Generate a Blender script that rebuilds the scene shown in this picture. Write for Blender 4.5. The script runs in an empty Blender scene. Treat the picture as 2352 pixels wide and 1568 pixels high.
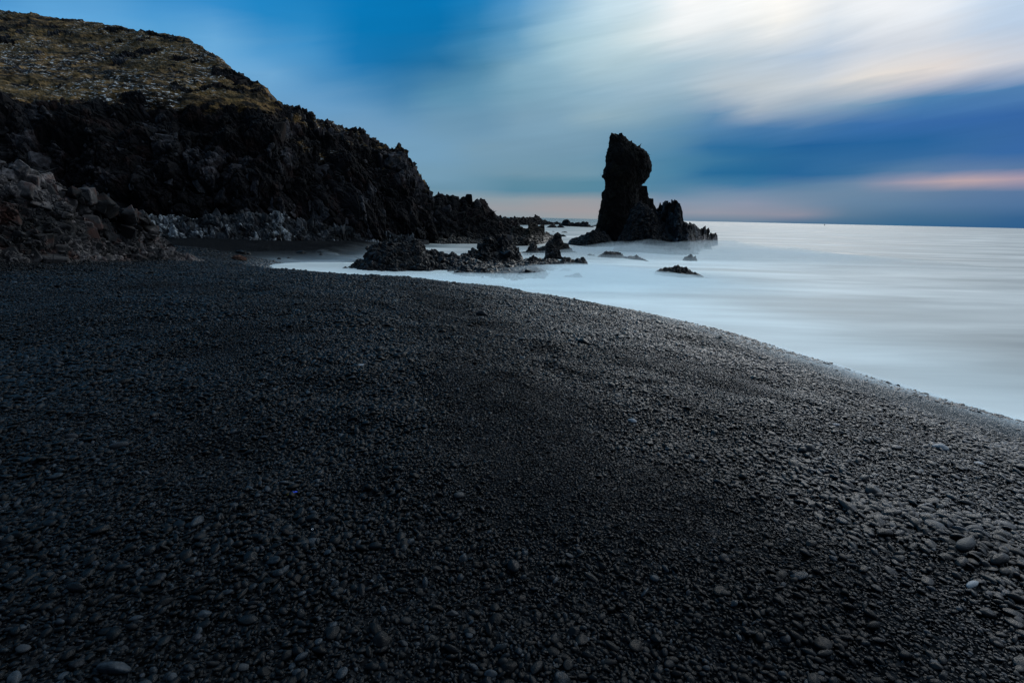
import bpy, math, random
import numpy as np
from mathutils import Vector, Matrix, Euler

rng = np.random.default_rng(7)
random.seed(7)
R = math.radians
scene = bpy.context.scene
COL = scene.collection

# ------------------------------------------------------------------ camera
W_, H_ = 2352.0, 1568.0           # pixel frame in which outlines were measured
FPX = 1176.0                      # 18 mm on a 36 mm sensor
CAM = np.array([0.0, 0.0, 2.6])
PITCH, ROLL = R(13.64), R(1.25)
cam_d = bpy.data.cameras.new('camera')
cam = bpy.data.objects.new('camera', cam_d)
COL.objects.link(cam)
cam_d.lens = 18; cam_d.sensor_width = 36; cam_d.clip_start = 0.05; cam_d.clip_end = 20000
RM = Matrix.Rotation(R(90) - PITCH, 4, 'X') @ Matrix.Rotation(ROLL, 4, 'Z')
cam.matrix_world = Matrix.Translation(Vector(CAM)) @ RM
scene.camera = cam
R3 = np.array(RM.to_3x3())

def ray(x, y):
    x = np.asarray(x, float); y = np.asarray(y, float)
    d = np.stack([(x - W_ / 2) / FPX, (H_ / 2 - y) / FPX, -np.ones_like(x + y)], -1)
    return d @ R3.T

def at_depth(x, y, Y):
    """world point seen at measured pixel (x, y) at forward distance Y"""
    d = ray(x, y)
    return CAM + d * (np.asarray(Y, float) / d[..., 1])[..., None]

def on_plane(x, y, z=0.0):
    d = ray(x, y)
    return CAM + d * ((z - CAM[2]) / d[..., 2])[..., None]

# ------------------------------------------------------------------ noise
def _h(ix, iy, iz, s):
    n = (ix.astype(np.int64) * 374761393 + iy.astype(np.int64) * 668265263 +
         iz.astype(np.int64) * 2147483647 + s * 1274126177) & 0xFFFFFFFF
    n = ((n ^ (n >> 13)) * 1274126177) & 0xFFFFFFFF
    n = ((n ^ (n >> 16)) * 2246822519) & 0xFFFFFFFF
    n = n ^ (n >> 15)
    return (n & 0xFFFFFF) / float(0xFFFFFF)

def vnoise(P, s=0):
    i = np.floor(P); f = P - i; i = i.astype(np.int64)
    u = f * f * f * (f * (f * 6 - 15) + 10)
    r = 0
    for dx in (0, 1):
        wx = u[:, 0] if dx else 1 - u[:, 0]
        for dy in (0, 1):
            wy = u[:, 1] if dy else 1 - u[:, 1]
            for dz in (0, 1):
                wz = u[:, 2] if dz else 1 - u[:, 2]
                r = r + wx * wy * wz * _h(i[:, 0] + dx, i[:, 1] + dy, i[:, 2] + dz, s)
    return r * 2 - 1

def fbm(P, o=4, s=0, g=0.5):
    a, r, t = 1.0, 0, 0
    for k in range(o):
        r = r + a * vnoise(P * (2.03 ** k) + k * 17.3, s + k); t += a; a *= g
    return r / t

def worley(P, s=0, l1=False):
    i = np.floor(P).astype(np.int64)
    f1 = np.full(len(P), 9.0); f2 = f1.copy(); c = np.zeros(len(P)); pl = np.zeros(len(P))
    for dx in (-1, 0, 1):
        for dy in (-1, 0, 1):
            for dz in (-1, 0, 1):
                a, b, e = i[:, 0] + dx, i[:, 1] + dy, i[:, 2] + dz
                h1 = _h(a, b, e, s); h2 = _h(a, b, e, s + 91); h3 = _h(a, b, e, s + 183)
                ox, oy, oz = P[:, 0] - a - h1, P[:, 1] - b - h2, P[:, 2] - e - h3
                d = (np.abs(ox) + np.abs(oy) + np.abs(oz)) if l1 else (ox ** 2 + oy ** 2 + oz ** 2)
                n = d < f1
                pl = np.where(n, ox * (h2 * 2 - 1) + oy * (h3 * 2 - 1) + oz * (h1 * 2 - 1), pl)
                f2 = np.where(n, f1, np.minimum(f2, d))
                c = np.where(n, h1 * 0.6 + h3 * 0.4, c)
                f1 = np.where(n, d, f1)
    return (f1, f2, c, pl) if l1 else (np.sqrt(f1), np.sqrt(f2), c, pl)

def sstep(a, b, x):
    t = np.clip((x - a) / (b - a), 0, 1)
    return t * t * (3 - 2 * t)

# ------------------------------------------------------------------ beach model
shore_px = [(990, 556), (955, 562), (900, 574), (860, 590), (835, 602), (760, 602), (700, 602), (655, 604), (625, 607), (614, 611), (632, 619), (700, 632),
            (780, 641), (870, 648), (960, 655), (1070, 661), (1180, 670), (1290, 686), (1400, 706), (1500, 724), (1600, 746),
            (1700, 772), (1800, 805), (1900, 835), (2000, 868), (2100, 900), (2200, 930), (2352, 972)]
S = on_plane([p[0] for p in shore_px], [p[1] for p in shore_px])[:, :2]
last, prev = S[-1], S[-3]
dirv = (last - prev) / np.linalg.norm(last - prev)
ext = [last + dirv * 2.5, last + dirv * 6 + np.array([.6, 0]), last + dirv * 14 + np.array([3., 0]), np.array([40., -60.])]
SHORE = np.vstack([S, np.array(ext)])
WPOLY = np.vstack([SHORE, [[5000, -60]], [[5000, 6000]], [[-2000, 6000]], [[-60, 120]], [[-12, 58]]])

def inside(P, poly):
    r = np.zeros(len(P), bool); j = len(poly) - 1
    for i in range(len(poly)):
        xi, yi = poly[i]; xj, yj = poly[j]
        c = ((yi > P[:, 1]) != (yj > P[:, 1]))
        with np.errstate(divide='ignore', invalid='ignore'):
            xx = (xj - xi) * (P[:, 1] - yi) / ((yj - yi) if yj != yi else 1e-9) + xi
        r ^= c & (P[:, 0] < xx); j = i
    return r

def shore_dist(P):
    """positive on land, negative over water"""
    best = np.full(len(P), 1e9)
    for a, b in zip(SHORE[:-1], SHORE[1:]):
        ab = b - a
        t = np.clip(((P - a) @ ab) / (ab @ ab), 0, 1)
        q = P - (a + t[:, None] * ab)
        best = np.minimum(best, np.hypot(q[:, 0], q[:, 1]))
    return np.where(inside(P, WPOLY), -best, best)

def ground_z(P, d=None):
    P = np.asarray(P, float)
    if d is None: d = shore_dist(P)
    P3 = np.column_stack([P, np.zeros(len(P))])
    far = sstep(22, 34, P[:, 1])
    land = (1.42 - 0.55 * far) * (1 - np.exp(-np.maximum(d, 0) / 6.2))
    sea = np.maximum(0.16 * np.minimum(d, 0), -2.5)
    amp = sstep(0.2, 3.0, d)
    mound = fbm(P3 * 0.55 + 3.1, 3, 5) * 0.10 + fbm(P3 * 2.1, 2, 9) * 0.038
    # storm berm: a low step that runs parallel to the water
    w = d + 0.8 * fbm(P3 * 0.35, 2, 31)
    berm = 0.07 * sstep(2.1, 2.9, w) - 0.05 * sstep(5.2, 6.6, w)
    return np.where(d > 0, land + (mound + berm) * amp, sea)

def ground_hit(x, y):
    d = ray(x, y); lo, hi = 0.5, 200.0
    ts = np.geomspace(1.0, 120, 500)
    P = CAM + d * ts[:, None]
    g = np.maximum(ground_z(P[:, :2]), -0.02)
    k = np.argmax(P[:, 2] < g)
    if k == 0: return on_plane(x, y)
    a = P[k - 1][2] - g[k - 1]; b = g[k] - P[k][2]
    return P[k - 1] + (P[k] - P[k - 1]) * (a / (a + b))

# ------------------------------------------------------------------ helpers
def tag(o, label=None, cat=None, group=None, kind=None):
    if label: o['label'] = label
    if cat: o['category'] = cat
    if group: o['group'] = group
    if kind: o['kind'] = kind
    return o

def mesh_np(name, V, F, mat, smooth=False, attrs=None):
    me = bpy.data.meshes.new(name)
    V = np.asarray(V, np.float32).reshape(-1, 3); F = np.asarray(F, np.int32)
    k = F.shape[1]
    me.vertices.add(len(V)); me.vertices.foreach_set('co', V.ravel())
    me.loops.add(F.size); me.loops.foreach_set('vertex_index', F.ravel())
    me.polygons.add(len(F)); me.polygons.foreach_set('loop_start', np.arange(0, F.size, k, dtype=np.int32))
    me.polygons.foreach_set('use_smooth', np.full(len(F), smooth))
    for an, av in (attrs or {}).items():
        a = me.attributes.new(an, 'FLOAT', 'POINT'); a.data.foreach_set('value', np.asarray(av, np.float32).ravel())
    me.update(calc_edges=True)
    if mat: me.materials.append(mat)
    return me

def link(name, me, parent=None, loc=None):
    o = bpy.data.objects.new(name, me); COL.objects.link(o)
    if parent: o.parent = parent
    if loc is not None: o.location = loc
    return o

def grid_faces(n, m, wrap=False):
    i, j = np.meshgrid(np.arange(n - 1), np.arange(m if wrap else m - 1), indexing='ij')
    j2 = (j + 1) % m
    return np.stack([i * m + j, (i + 1) * m + j, (i + 1) * m + j2, i * m + j2], -1).reshape(-1, 4)

def grid_normals(G, wrap=False):
    if wrap:
        dv = np.roll(G, -1, 1) - np.roll(G, 1, 1)
    else:
        dv = np.gradient(G, axis=1)
    du = np.gradient(G, axis=0)
    n = np.cross(du, dv); l = np.linalg.norm(n, axis=-1, keepdims=True)
    return n / np.maximum(l, 1e-9)

# ------------------------------------------------------------------ materials
class NT:
    def __init__(s, tree): s.t = tree; tree.nodes.clear()
    def n(s, ty, **kw):
        nd = s.t.nodes.new(ty)
        for k, v in kw.items():
            if k[0] == 'i' and k[1:].isdigit(): s.put(nd.inputs[int(k[1:])], v)
            elif k.startswith('in_'): s.put(nd.inputs[k[3:].replace('_', ' ')], v)
            else: setattr(nd, k, v)
        return nd
    def put(s, sock, v):
        if isinstance(v, bpy.types.NodeSocket): s.t.links.new(v, sock)
        elif isinstance(v, bpy.types.Node): s.t.links.new(v.outputs[0], sock)
        else: sock.default_value = v
    def m(s, op, a, b=0.0, c=0.0, clamp=False):
        nd = s.t.nodes.new('ShaderNodeMath'); nd.operation = op; nd.use_clamp = clamp
        s.put(nd.inputs[0], a); s.put(nd.inputs[1], b); s.put(nd.inputs[2], c); return nd.outputs[0]
    def mix(s, f, a, b, bt='MIX'):
        nd = s.t.nodes.new('ShaderNodeMix'); nd.data_type = 'RGBA'; nd.blend_type = bt
        s.put(nd.inputs[0], f); s.put(nd.inputs[6], a); s.put(nd.inputs[7], b); return nd.outputs[2]
    def rng(s, v, a, b, c, d, smooth=True):
        nd = s.t.nodes.new('ShaderNodeMapRange'); nd.interpolation_type = 'SMOOTHSTEP' if smooth else 'LINEAR'
        for i, q in enumerate((v, a, b, c, d)): s.put(nd.inputs[i], q)
        return nd.outputs[0]
    def noise(s, vec, scale, detail=4, rough=0.55, dist=0.0):
        nd = s.t.nodes.new('ShaderNodeTexNoise'); s.put(nd.inputs['Vector'], vec)
        nd.inputs['Scale'].default_value = scale; nd.inputs['Detail'].default_value = detail
        nd.inputs['Roughness'].default_value = rough; nd.inputs['Distortion'].default_value = dist
        return nd.outputs[0]
    def vor(s, vec, scale, feat='F1', out=0):
        nd = s.t.nodes.new('ShaderNodeTexVoronoi'); nd.feature = feat; s.put(nd.inputs['Vector'], vec)
        nd.inputs['Scale'].default_value = scale; return nd.outputs[out]
    def mapping(s, vec, scale=(1, 1, 1), rot=(0, 0, 0)):
        nd = s.t.nodes.new('ShaderNodeMapping'); s.put(nd.inputs[0], vec)
        nd.inputs['Scale'].default_value = scale; nd.inputs['Rotation'].default_value = rot; return nd.outputs[0]

def c4(*c): return (c[0], c[1], c[2], 1.0)

def new_mat(name):
    m = bpy.data.materials.new(name); m.use_nodes = True
    return m, NT(m.node_tree)

def finish(t, bsdf): 
    o = t.n('ShaderNodeOutputMaterial'); t.put(o.inputs[0], bsdf.outputs[0])

def rock_mat(name, dark, mid, light, size=1.0, rough=0.75, wet=True, rust=0.0, bump=0.5, grass=False, lightness=0.35):
    m, t = new_mat(name)
    geo = t.n('ShaderNodeNewGeometry'); pos = geo.outputs['Position']
    n1 = t.noise(pos, 0.7 / size, 6, 0.62); n2 = t.noise(pos, 5.0 / size, 6, 0.65); n3 = t.noise(pos, 0.25 / size, 3, 0.5)
    c = t.mix(t.rng(n1, 0.38, 0.68, 0, 1), c4(*dark), c4(*mid))
    tn = t.n('ShaderNodeAttribute', attribute_name='tone').outputs['Fac']
    f = t.m('MULTIPLY', t.rng(n2, 0.42, 0.62, 0.25, 1), t.rng(t.m('ADD', tn, t.m('MULTIPLY', t.m('SUBTRACT', n3, 0.5), 1.6)), 0.72 - lightness * .4, 0.98 - lightness * .4, 0, 1))
    c = t.mix(f, c, c4(*light))
    if rust > 0:
        r = t.m('MULTIPLY', t.rng(t.noise(pos, 0.9 / size, 4, 0.6, 0.5), 0.52, 0.66, 0, 1), rust)
        c = t.mix(r, c, c4(0.06, 0.022, 0.014))
    sep = t.n('ShaderNodeSeparateXYZ', i0=pos)
    ro = rough
    if wet:
        w = t.rng(t.m('ADD', sep.outputs[2], t.m('MULTIPLY', n1, 1.2)), 0.7, 2.2, 1, 0)
        ro = t.m('SUBTRACT', rough, t.m('MULTIPLY', w, rough - 0.33))
        c = t.mix(t.m('MULTIPLY', w, 0.45), c, t.mix(1.0, c, c4(0.35, 0.4, 0.45), 'MULTIPLY'))
    if grass:
        at = t.n('ShaderNodeAttribute', attribute_name='grass')
        gp = t.mapping(pos, (0.55, 0.55, 1.6), (0, 0.35, 0))
        g1 = t.noise(gp, 1.1, 6, 0.68); g2 = t.noise(gp, 4.5, 5, 0.7); g3 = t.noise(pos, 0.13, 3, 0.5)
        gc = t.mix(t.rng(g1, 0.43, 0.66, 0, 1), c4(0.010, 0.008, 0.005), c4(0.25, 0.15, 0.055))
        gc = t.mix(t.rng(g3, 0.42, 0.6, 0, 0.5), gc, c4(0.10, 0.07, 0.026))
        frost = t.m('MULTIPLY', t.rng(g2, 0.56, 0.63, 0, 1), t.rng(t.noise(pos, 0.10, 3, 0.6), 0.42, 0.58, 0, 1))
        gc = t.mix(frost, gc, c4(0.75, 0.77, 0.76))
        edge = t.rng(t.m('ADD', at.outputs['Fac'], t.m('MULTIPLY', t.m('SUBTRACT', t.noise(pos, 0.55, 6, 0.7), 0.5), 1.5)), 0.42, 0.56, 0, 1)
        c = t.mix(edge, c, gc)
        ro = t.m('MAXIMUM', ro, t.m('MULTIPLY', edge, 0.9))
    b = t.n('ShaderNodeBsdfPrincipled')
    t.put(b.inputs['Base Color'], c); t.put(b.inputs['Roughness'], ro); b.inputs['Specular IOR Level'].default_value = 0.16
    hv = t.m('ADD', t.m('MULTIPLY', t.noise(pos, 9 / size, 4, 0.55), 0.035 * size), t.m('MULTIPLY', t.noise(pos, 2.4 / size, 3, 0.5), 0.05 * size))
    bp = t.n('ShaderNodeBump'); bp.inputs['Strength'].default_value = bump; bp.inputs['Distance'].default_value = 1.0
    t.put(bp.inputs['Height'], hv); t.put(b.inputs['Normal'], bp.outputs[0])
    finish(t, b); return m

M_CLIFF = rock_mat('black_cliff_rock_and_grass', (0.0025, 0.0025, 0.003), (0.0075, 0.0072, 0.0085), (0.075, 0.075, 0.083), 1.6, 0.9, True, 0.15, 0.6, True, 0.35)
M_STACK = rock_mat('dark_stack_rock', (0.0035, 0.0035, 0.0035), (0.0085, 0.008, 0.007), (0.022, 0.021, 0.014), 1.2, 0.9, True, 0.05, 0.6)
M_WET = rock_mat('wet_black_lava_rock', (0.0025, 0.0025, 0.003), (0.004, 0.004, 0.005), (0.022, 0.024, 0.029), 0.7, 0.7, True, 0.0, 0.6)
M_OUT = rock_mat('fractured_rusty_grey_rock', (0.010, 0.0105, 0.011), (0.033, 0.034, 0.036), (0.14, 0.13, 0.13), 0.5, 0.85, False, 0.5, 0.7, False, 0.6)
M_LEDGE = rock_mat('pale_weathered_rock', (0.008, 0.009, 0.010), (0.06, 0.069, 0.077), (0.34, 0.375, 0.395), 0.8, 0.9, False, 0.1, 0.6, False, 0.45)
M_GLINT = rock_mat('wet_grey_rock_painted_glints', (0.003, 0.003, 0.0035), (0.007, 0.0075, 0.0085), (0.10, 0.11, 0.125), 0.6, 0.6, True, 0.0, 0.6, False, 0.5)  # pale patches put wet glints into the base colour
M_FAR = rock_mat('far_reef_rock', (0.003, 0.003, 0.004), (0.007, 0.007, 0.009), (0.015, 0.015, 0.018), 1.5, 0.8, False, 0.0, 0.4)

def pebble_mat(name, lo, hi, pale, rough):
    m, t = new_mat(name)
    oi = t.n('ShaderNodeObjectInfo'); rnd = oi.outputs['Random']
    tc = t.n('ShaderNodeTexCoord')
    n = t.noise(tc.outputs['Object'], 2.2, 5, 0.7)
    v = t.m('ADD', t.m('MULTIPLY', rnd, 0.75), t.m('MULTIPLY', n, 0.25))
    r = t.n('ShaderNodeValToRGB'); t.put(r.inputs[0], v)
    e = r.color_ramp.elements
    e[0].position = 0.1; e[0].color = c4(*lo); e[1].position = 0.80; e[1].color = c4(*hi)
    x = e.new(0.5); x.color = c4(*[(a + b) * 0.42 for a, b in zip(lo, hi)])
    x = e.new(0.88); x.color = c4(*pale)
    h = t.m('FRACT', t.m('MULTIPLY', rnd, 37.7))
    c = t.mix(t.rng(h, 0.8, 1.0, 0, 0.5), r.outputs[0], t.mix(1.0, r.outputs[0], c4(1.25, 0.9, 0.85), 'MULTIPLY'))
    b = t.n('ShaderNodeBsdfPrincipled'); t.put(b.inputs['Base Color'], c)
    gp = t.n('ShaderNodeNewGeometry').outputs['Position']; gz_ = t.n('ShaderNodeSeparateXYZ', i0=gp).outputs[2]
    gx_ = t.n('ShaderNodeSeparateXYZ', i0=gp).outputs[0]
    wet = t.rng(t.m('ADD', t.m('SUBTRACT', gz_, t.m('MULTIPLY', gx_, 0.05)), t.m('MULTIPLY', t.m('SUBTRACT', t.noise(gp, 0.8, 3, 0.6), 0.5), 0.35)), 0.74, 1.02, 1, 0)
    t.put(b.inputs['Roughness'], t.m('SUBTRACT', t.m('ADD', rough + 0.05, t.m('MULTIPLY', h, 0.24)), t.m('MULTIPLY', wet, 0.12)))
    t.put(b.inputs['Specular IOR Level'], t.m('ADD', 0.11, t.m('MULTIPLY', wet, 0.36)))
    bp = t.n('ShaderNodeBump'); bp.inputs['Strength'].default_value = 0.25; bp.inputs['Distance'].default_value = 0.06
    t.put(bp.inputs['Height'], t.noise(tc.outputs['Object'], 9, 4, 0.6)); t.put(b.inputs['Normal'], bp.outputs[0])
    finish(t, b); return m

M_PEB = pebble_mat('black_pebble_stone', (0.0010, 0.0016, 0.0022), (0.0052, 0.0078, 0.0102), (0.03, 0.04, 0.05), 0.15)
M_PALE = pebble_mat('pale_grey_pebble_stone', (0.22, 0.25, 0.28), (0.34, 0.37, 0.39), (0.4, 0.42, 0.44), 0.35)
M_MIDP = pebble_mat('mid_grey_pebble_stone', (0.02, 0.024, 0.028), (0.035, 0.04, 0.045), (0.05, 0.055, 0.06), 0.34)

def ground_mat():
    m, t = new_mat('black_beach_gravel')
    geo = t.n('ShaderNodeNewGeometry'); pos = geo.outputs['Position']
    va = t.vor(pos, 34, 'F1', 1); n = t.noise(pos, 0.5, 4, 0.6)
    g = t.n('ShaderNodeSeparateXYZ', i0=va)
    c = t.mix(t.m('POWER', g.outputs[0], 2.0), c4(0.002, 0.0022, 0.0025), c4(0.030, 0.034, 0.038))
    c = t.mix(t.rng(n, 0.35, 0.7, 0, 0.4), c, c4(0.004, 0.005, 0.006))
    b = t.n('ShaderNodeBsdfPrincipled'); t.put(b.inputs['Base Color'], c)
    sz = t.n('ShaderNodeSeparateXYZ', i0=pos)
    wet = t.rng(t.m('ADD', sz.outputs[2], t.m('MULTIPLY', n, 0.25)), 0.18, 0.5, 1, 0)
    t.put(b.inputs['Specular IOR Level'], t.m('MULTIPLY', wet, 0.08))
    t.put(b.inputs['Roughness'], t.m('SUBTRACT', 0.55, t.m('MULTIPLY', wet, 0.25)))
    hv = t.m('ADD', t.m('MULTIPLY', t.vor(pos, 34), -0.02), t.m('MULTIPLY', t.vor(pos, 13), -0.035))
    bp = t.n('ShaderNodeBump'); t.put(bp.inputs['Strength'], t.m('SUBTRACT', 0.9, t.m('MULTIPLY', wet, 0.6))); bp.inputs['Distance'].default_value = 1.0
    t.put(bp.inputs['Height'], hv); t.put(b.inputs['Normal'], bp.outputs[0])
    finish(t, b); return m
M_GROUND = ground_mat()

def sea_mat():
    m, t = new_mat('long_swell_sea_water')
    geo = t.n('ShaderNodeNewGeometry'); pos = geo.outputs['Position']
    at = t.n('ShaderNodeAttribute', attribute_name='foam').outputs['Fac']
    flow = t.mapping(pos, (0.04, 0.17, 1), (0, 0, R(-12)))
    flow2 = t.mapping(pos, (0.12, 0.5, 1), (0, 0, R(-16)))
    n1 = t.noise(flow, 1.0, 4, 0.55, 0.4); n2 = t.noise(flow2, 1.0, 4, 0.6, 0.3)
    v = t.m('ADD', t.m('MULTIPLY', n1, 0.65), t.m('MULTIPLY', n2, 0.35))
    fo = t.m('ADD', at, t.m('MULTIPLY', t.m('SUBTRACT', v, 0.5), 2.3), clamp=True)
    at2 = t.n('ShaderNodeAttribute', attribute_name='reflection_tint').outputs['Fac']
    fc = t.mix(at2, c4(0.88, 0.87, 0.81), c4(0.84, 0.985, 0.99))  # cream and cyan sky reflection painted into the foam colour
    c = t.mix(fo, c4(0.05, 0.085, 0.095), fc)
    b = t.n('ShaderNodeBsdfPrincipled'); t.put(b.inputs['Base Color'], c)
    t.put(b.inputs['Roughness'], t.rng(fo, 0, 0.6, 0.25, 0.65)); b.inputs['IOR'].default_value = 1.33; b.inputs['Specular IOR Level'].default_value = 0.3
    bp = t.n('ShaderNodeBump'); bp.inputs['Strength'].default_value = 0.12; bp.inputs['Distance'].default_value = 0.4
    t.put(bp.inputs['Height'], v); t.put(b.inputs['Normal'], bp.outputs[0])
    finish(t, b); return m
M_SEA = sea_mat()

def wash_mat():
    m, t = new_mat('thin_wave_wash')
    geo = t.n('ShaderNodeNewGeometry'); pos = geo.outputs['Position']
    at = t.n('ShaderNodeAttribute', attribute_name='film').outputs['Fac']
    n1 = t.noise(t.mapping(pos, (0.5, 1.2, 1), (0, 0, R(-30))), 1.0, 4, 0.6)
    a = t.m('MULTIPLY', at, t.rng(n1, 0.25, 0.7, 0.55, 1.15), clamp=True)
    b = t.n('ShaderNodeBsdfPrincipled'); b.inputs['Base Color'].default_value = c4(0.72, 0.88, 0.95)
    b.inputs['Roughness'].default_value = 0.6; t.put(b.inputs['Alpha'], a)
    finish(t, b); return m
M_WASH = wash_mat()

# ------------------------------------------------------------------ ground and sea sheets
def polar_grid(nr, na, r0, r1, mid=0.0, spread=0.5):
    r = np.geomspace(r0, r1, nr)
    u = np.linspace(-1, 1, na)
    a = np.pi * (spread * u + (1 - spread) * u ** 3) 
    rr, aa = np.meshgrid(r, a, indexing='ij')
    return np.stack([rr * np.sin(aa), rr * np.cos(aa)], -1)

G = polar_grid(430, 560, 0.25, 6000, spread=0.42)
Pf = G.reshape(-1, 2); dS = shore_dist(Pf)
gz = ground_z(Pf, dS)
V = np.column_stack([Pf, gz])
me = mesh_np('beach_ground', V, grid_faces(430, 560)[:, ::-1], M_GROUND, True)
ground = tag(link('ground', me), kind='structure')

G = polar_grid(360, 420, 1.0, 9000, spread=0.42)
Pf = G.reshape(-1, 2); dS = shore_dist(Pf)
def blob(P, x, y, sx, sy):
    c = on_plane(x, y)[:2]
    return np.exp(-(((P[:, 0] - c[0]) / sx) ** 2 + ((P[:, 1] - c[1]) / sy) ** 2))
foam = np.full(len(Pf), 0.56)
refl_tint = np.clip(0.9 * blob(Pf, 1400, 640, 9, 9) + 0.7 * blob(Pf, 1560, 600, 10, 10) + 0.5 * blob(Pf, 1100, 650, 6, 4) + 0.55 * np.exp(-((dS + 1.0) / 3.5) ** 2), 0, 1)
dist = np.hypot(Pf[:, 0], Pf[:, 1])
foam += 0.28 * np.exp(-((dS + 1.2) / 3.0) ** 2)
foam += 0.35 * blob(Pf, 1350, 640, 5, 7) + 0.3 * blob(Pf, 1560, 600, 7, 8)
foam -= 0.5 * blob(Pf, 960, 565, 3, 5) + 0.30 * blob(Pf, 1900, 582, 9, 3.5) + 0.22 * blob(Pf, 2080, 602, 5, 2.5)
foam -= 0.45 * sstep(70, 260, dist) * sstep(0.45, 0.1, Pf[:, 0] / np.maximum(Pf[:, 1], 1))
foam -= 0.12 * sstep(150, 600, dist)
me = mesh_np('sea_sheet', np.column_stack([Pf, np.zeros(len(Pf))]), grid_faces(360, 420)[:, ::-1], M_SEA, True, {'foam': np.clip(foam, 0, 1), 'reflection_tint': refl_tint})
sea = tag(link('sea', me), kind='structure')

# thin film of spent wave lying over the pebbles next to the water
sh = []
for a, b in zip(SHORE[:-3], SHORE[1:-2]):
    n = max(2, int(np.linalg.norm(b - a) / 0.12))
    sh.append(a + (b - a) * np.linspace(0, 1, n, endpoint=False)[:, None])
sh = np.vstack(sh)
ker = np.ones(25) / 25
pad = np.vstack([np.repeat(sh[:1], 12, 0), sh, np.repeat(sh[-1:], 12, 0)])
shs = np.column_stack([np.convolve(pad[:, 0], ker, 'valid'), np.convolve(pad[:, 1], ker, 'valid')])
tg = np.gradient(shs, axis=0); tg /= np.linalg.norm(tg, axis=1)[:, None]
nrm = np.column_stack([tg[:, 1], -tg[:, 0]])
test = shs + nrm * 0.3
if inside(test, WPOLY).mean() > 0.5: nrm = -nrm
offs = np.linspace(-0.5, 3.4, 44)
G = shs[:, None, :] + nrm[:, None, :] * offs[None, :, None]
Pf = G.reshape(-1, 2)
z = np.maximum(ground_z(Pf) + 0.022, 0.012)
off = np.tile(offs, len(shs)); along = np.repeat(np.linspace(0, 1, len(shs)), len(offs))
wob = 0.6 * fbm(np.column_stack([Pf * 0.5, np.zeros(len(Pf))]), 3, 77)
film = 0.72 * sstep(1.7, -0.3, off + wob * 0.6) + 0.17 * sstep(3.4, 0.6, off + wob)
film *= (1 - 0.65 * sstep(20, 27, Pf[:, 1])) * (0.5 + 0.5 * sstep(6, 14, Pf[:, 1]))
film *= sstep(-0.25, -0.02, off) * sstep(3.4, 3.0, off) * sstep(0, 0.03, along)
me = mesh_np('wash_film', np.column_stack([Pf, z]), grid_faces(len(shs), len(offs)), M_WASH, True, {'film': film})
wash = tag(link('wave_wash', me), 'thin pale film of spent wave spread over the black pebbles at the waterline', None, None, 'stuff')

# ------------------------------------------------------------------ rocks
def crop(x0, y0, w, zw):
    k = w / zw / 1.7415
    return lambda pts: [(x0 / 1.7415 + a * k, y0 / 1.7415 + b * k) for a, b in pts]
C2 = crop(1340, 900, 600, 2352); C3 = crop(1800, 880, 600, 2352); C4 = crop(1940, 840, 460, 2352)
CS = crop(2150, 450, 900, 2016); CR = crop(1000, 350, 1300, 2352); CL = crop(0, 550, 1100, 2352)

def interp(pts, x):
    p = sorted(pts); return np.interp(x, [a for a, _ in p], [b for _, b in p])

ROTS = [np.array(Euler(e).to_matrix()) for e in ((0.5, 0.9, 0.3), (1.3, 0.2, 0.8), (0.2, 1.1, 2.0))]
def rock_disp(P, size, seed, blocky=0.5, aniso=(1, 1, 1), fine=1.0, knob=0.5, tone=False):
    """signed displacement in metres for a rock whose features are about 'size' metres:
    crisp facets parted by narrow cracks, plus rounded clinker knobs"""
    Q = P / size * np.array(aniso)
    W = Q + 0.14 * np.column_stack([fbm(Q * 1.7, 2, seed + 1), fbm(Q * 1.7, 2, seed + 2), fbm(Q * 1.7, 2, seed + 3)])
    d = 0.7 * fbm(Q * 0.6, 3, seed + 5); tn = 0
    for k, (fr, am) in enumerate(((1.0, 1.0), (2.3, 0.5), (5.4, 0.22 * fine))):
        f1, f2, c, pl = worley((W @ ROTS[k].T) * fr + k * 9.1, seed + 7 + k * 4, True)
        g = f2 - f1; w = np.clip(g / 0.22, 0, 1)
        d += blocky * am * ((c - 0.5) * 0.95 * w + 0.75 * (0.55 - f1) - 0.22 * np.exp(-(g / 0.10) ** 2))
        if k < 2: tn = tn + (c - 0.5) * w * (0.6, 0.5)[k]
    f1, f2, c, pl = worley(Q * 2.6, seed + 31)
    d += knob * 0.5 * (0.5 - f1)
    return (d * size * 0.42, tn + 0.5) if tone else d * size * 0.42

def hull_shapes(n=14):
    import bmesh
    out = []
    for k in range(n):
        r = np.random.default_rng(5000 + k)
        p = r.uniform(-1, 1, (13, 3)); p = np.sign(p) * np.abs(p) ** 0.45 * 0.8
        p *= np.array([1, r.uniform(.6, .95), r.uniform(.45, .85)])
        bm = bmesh.new()
        for q in p: bm.verts.new(q)
        res = bmesh.ops.convex_hull(bm, input=bm.verts)
        bmesh.ops.delete(bm, geom=[g for g in res['geom_interior'] if isinstance(g, bmesh.types.BMVert)], context='VERTS')
        bmesh.ops.dissolve_limit(bm, angle_limit=0.35, verts=bm.verts[:], edges=bm.edges[:])
        bmesh.ops.bevel(bm, geom=bm.edges[:], offset=0.07, segments=1, affect='EDGES')
        bmesh.ops.triangulate(bm, faces=bm.faces[:])
        bm.verts.ensure_lookup_table()
        V = np.array([v.co[:] for v in bm.verts]); F = np.array([[v.index for v in f.verts] for f in bm.faces]); bm.free()
        out.append((V, F))
    return out
HULLS = hull_shapes()

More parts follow.
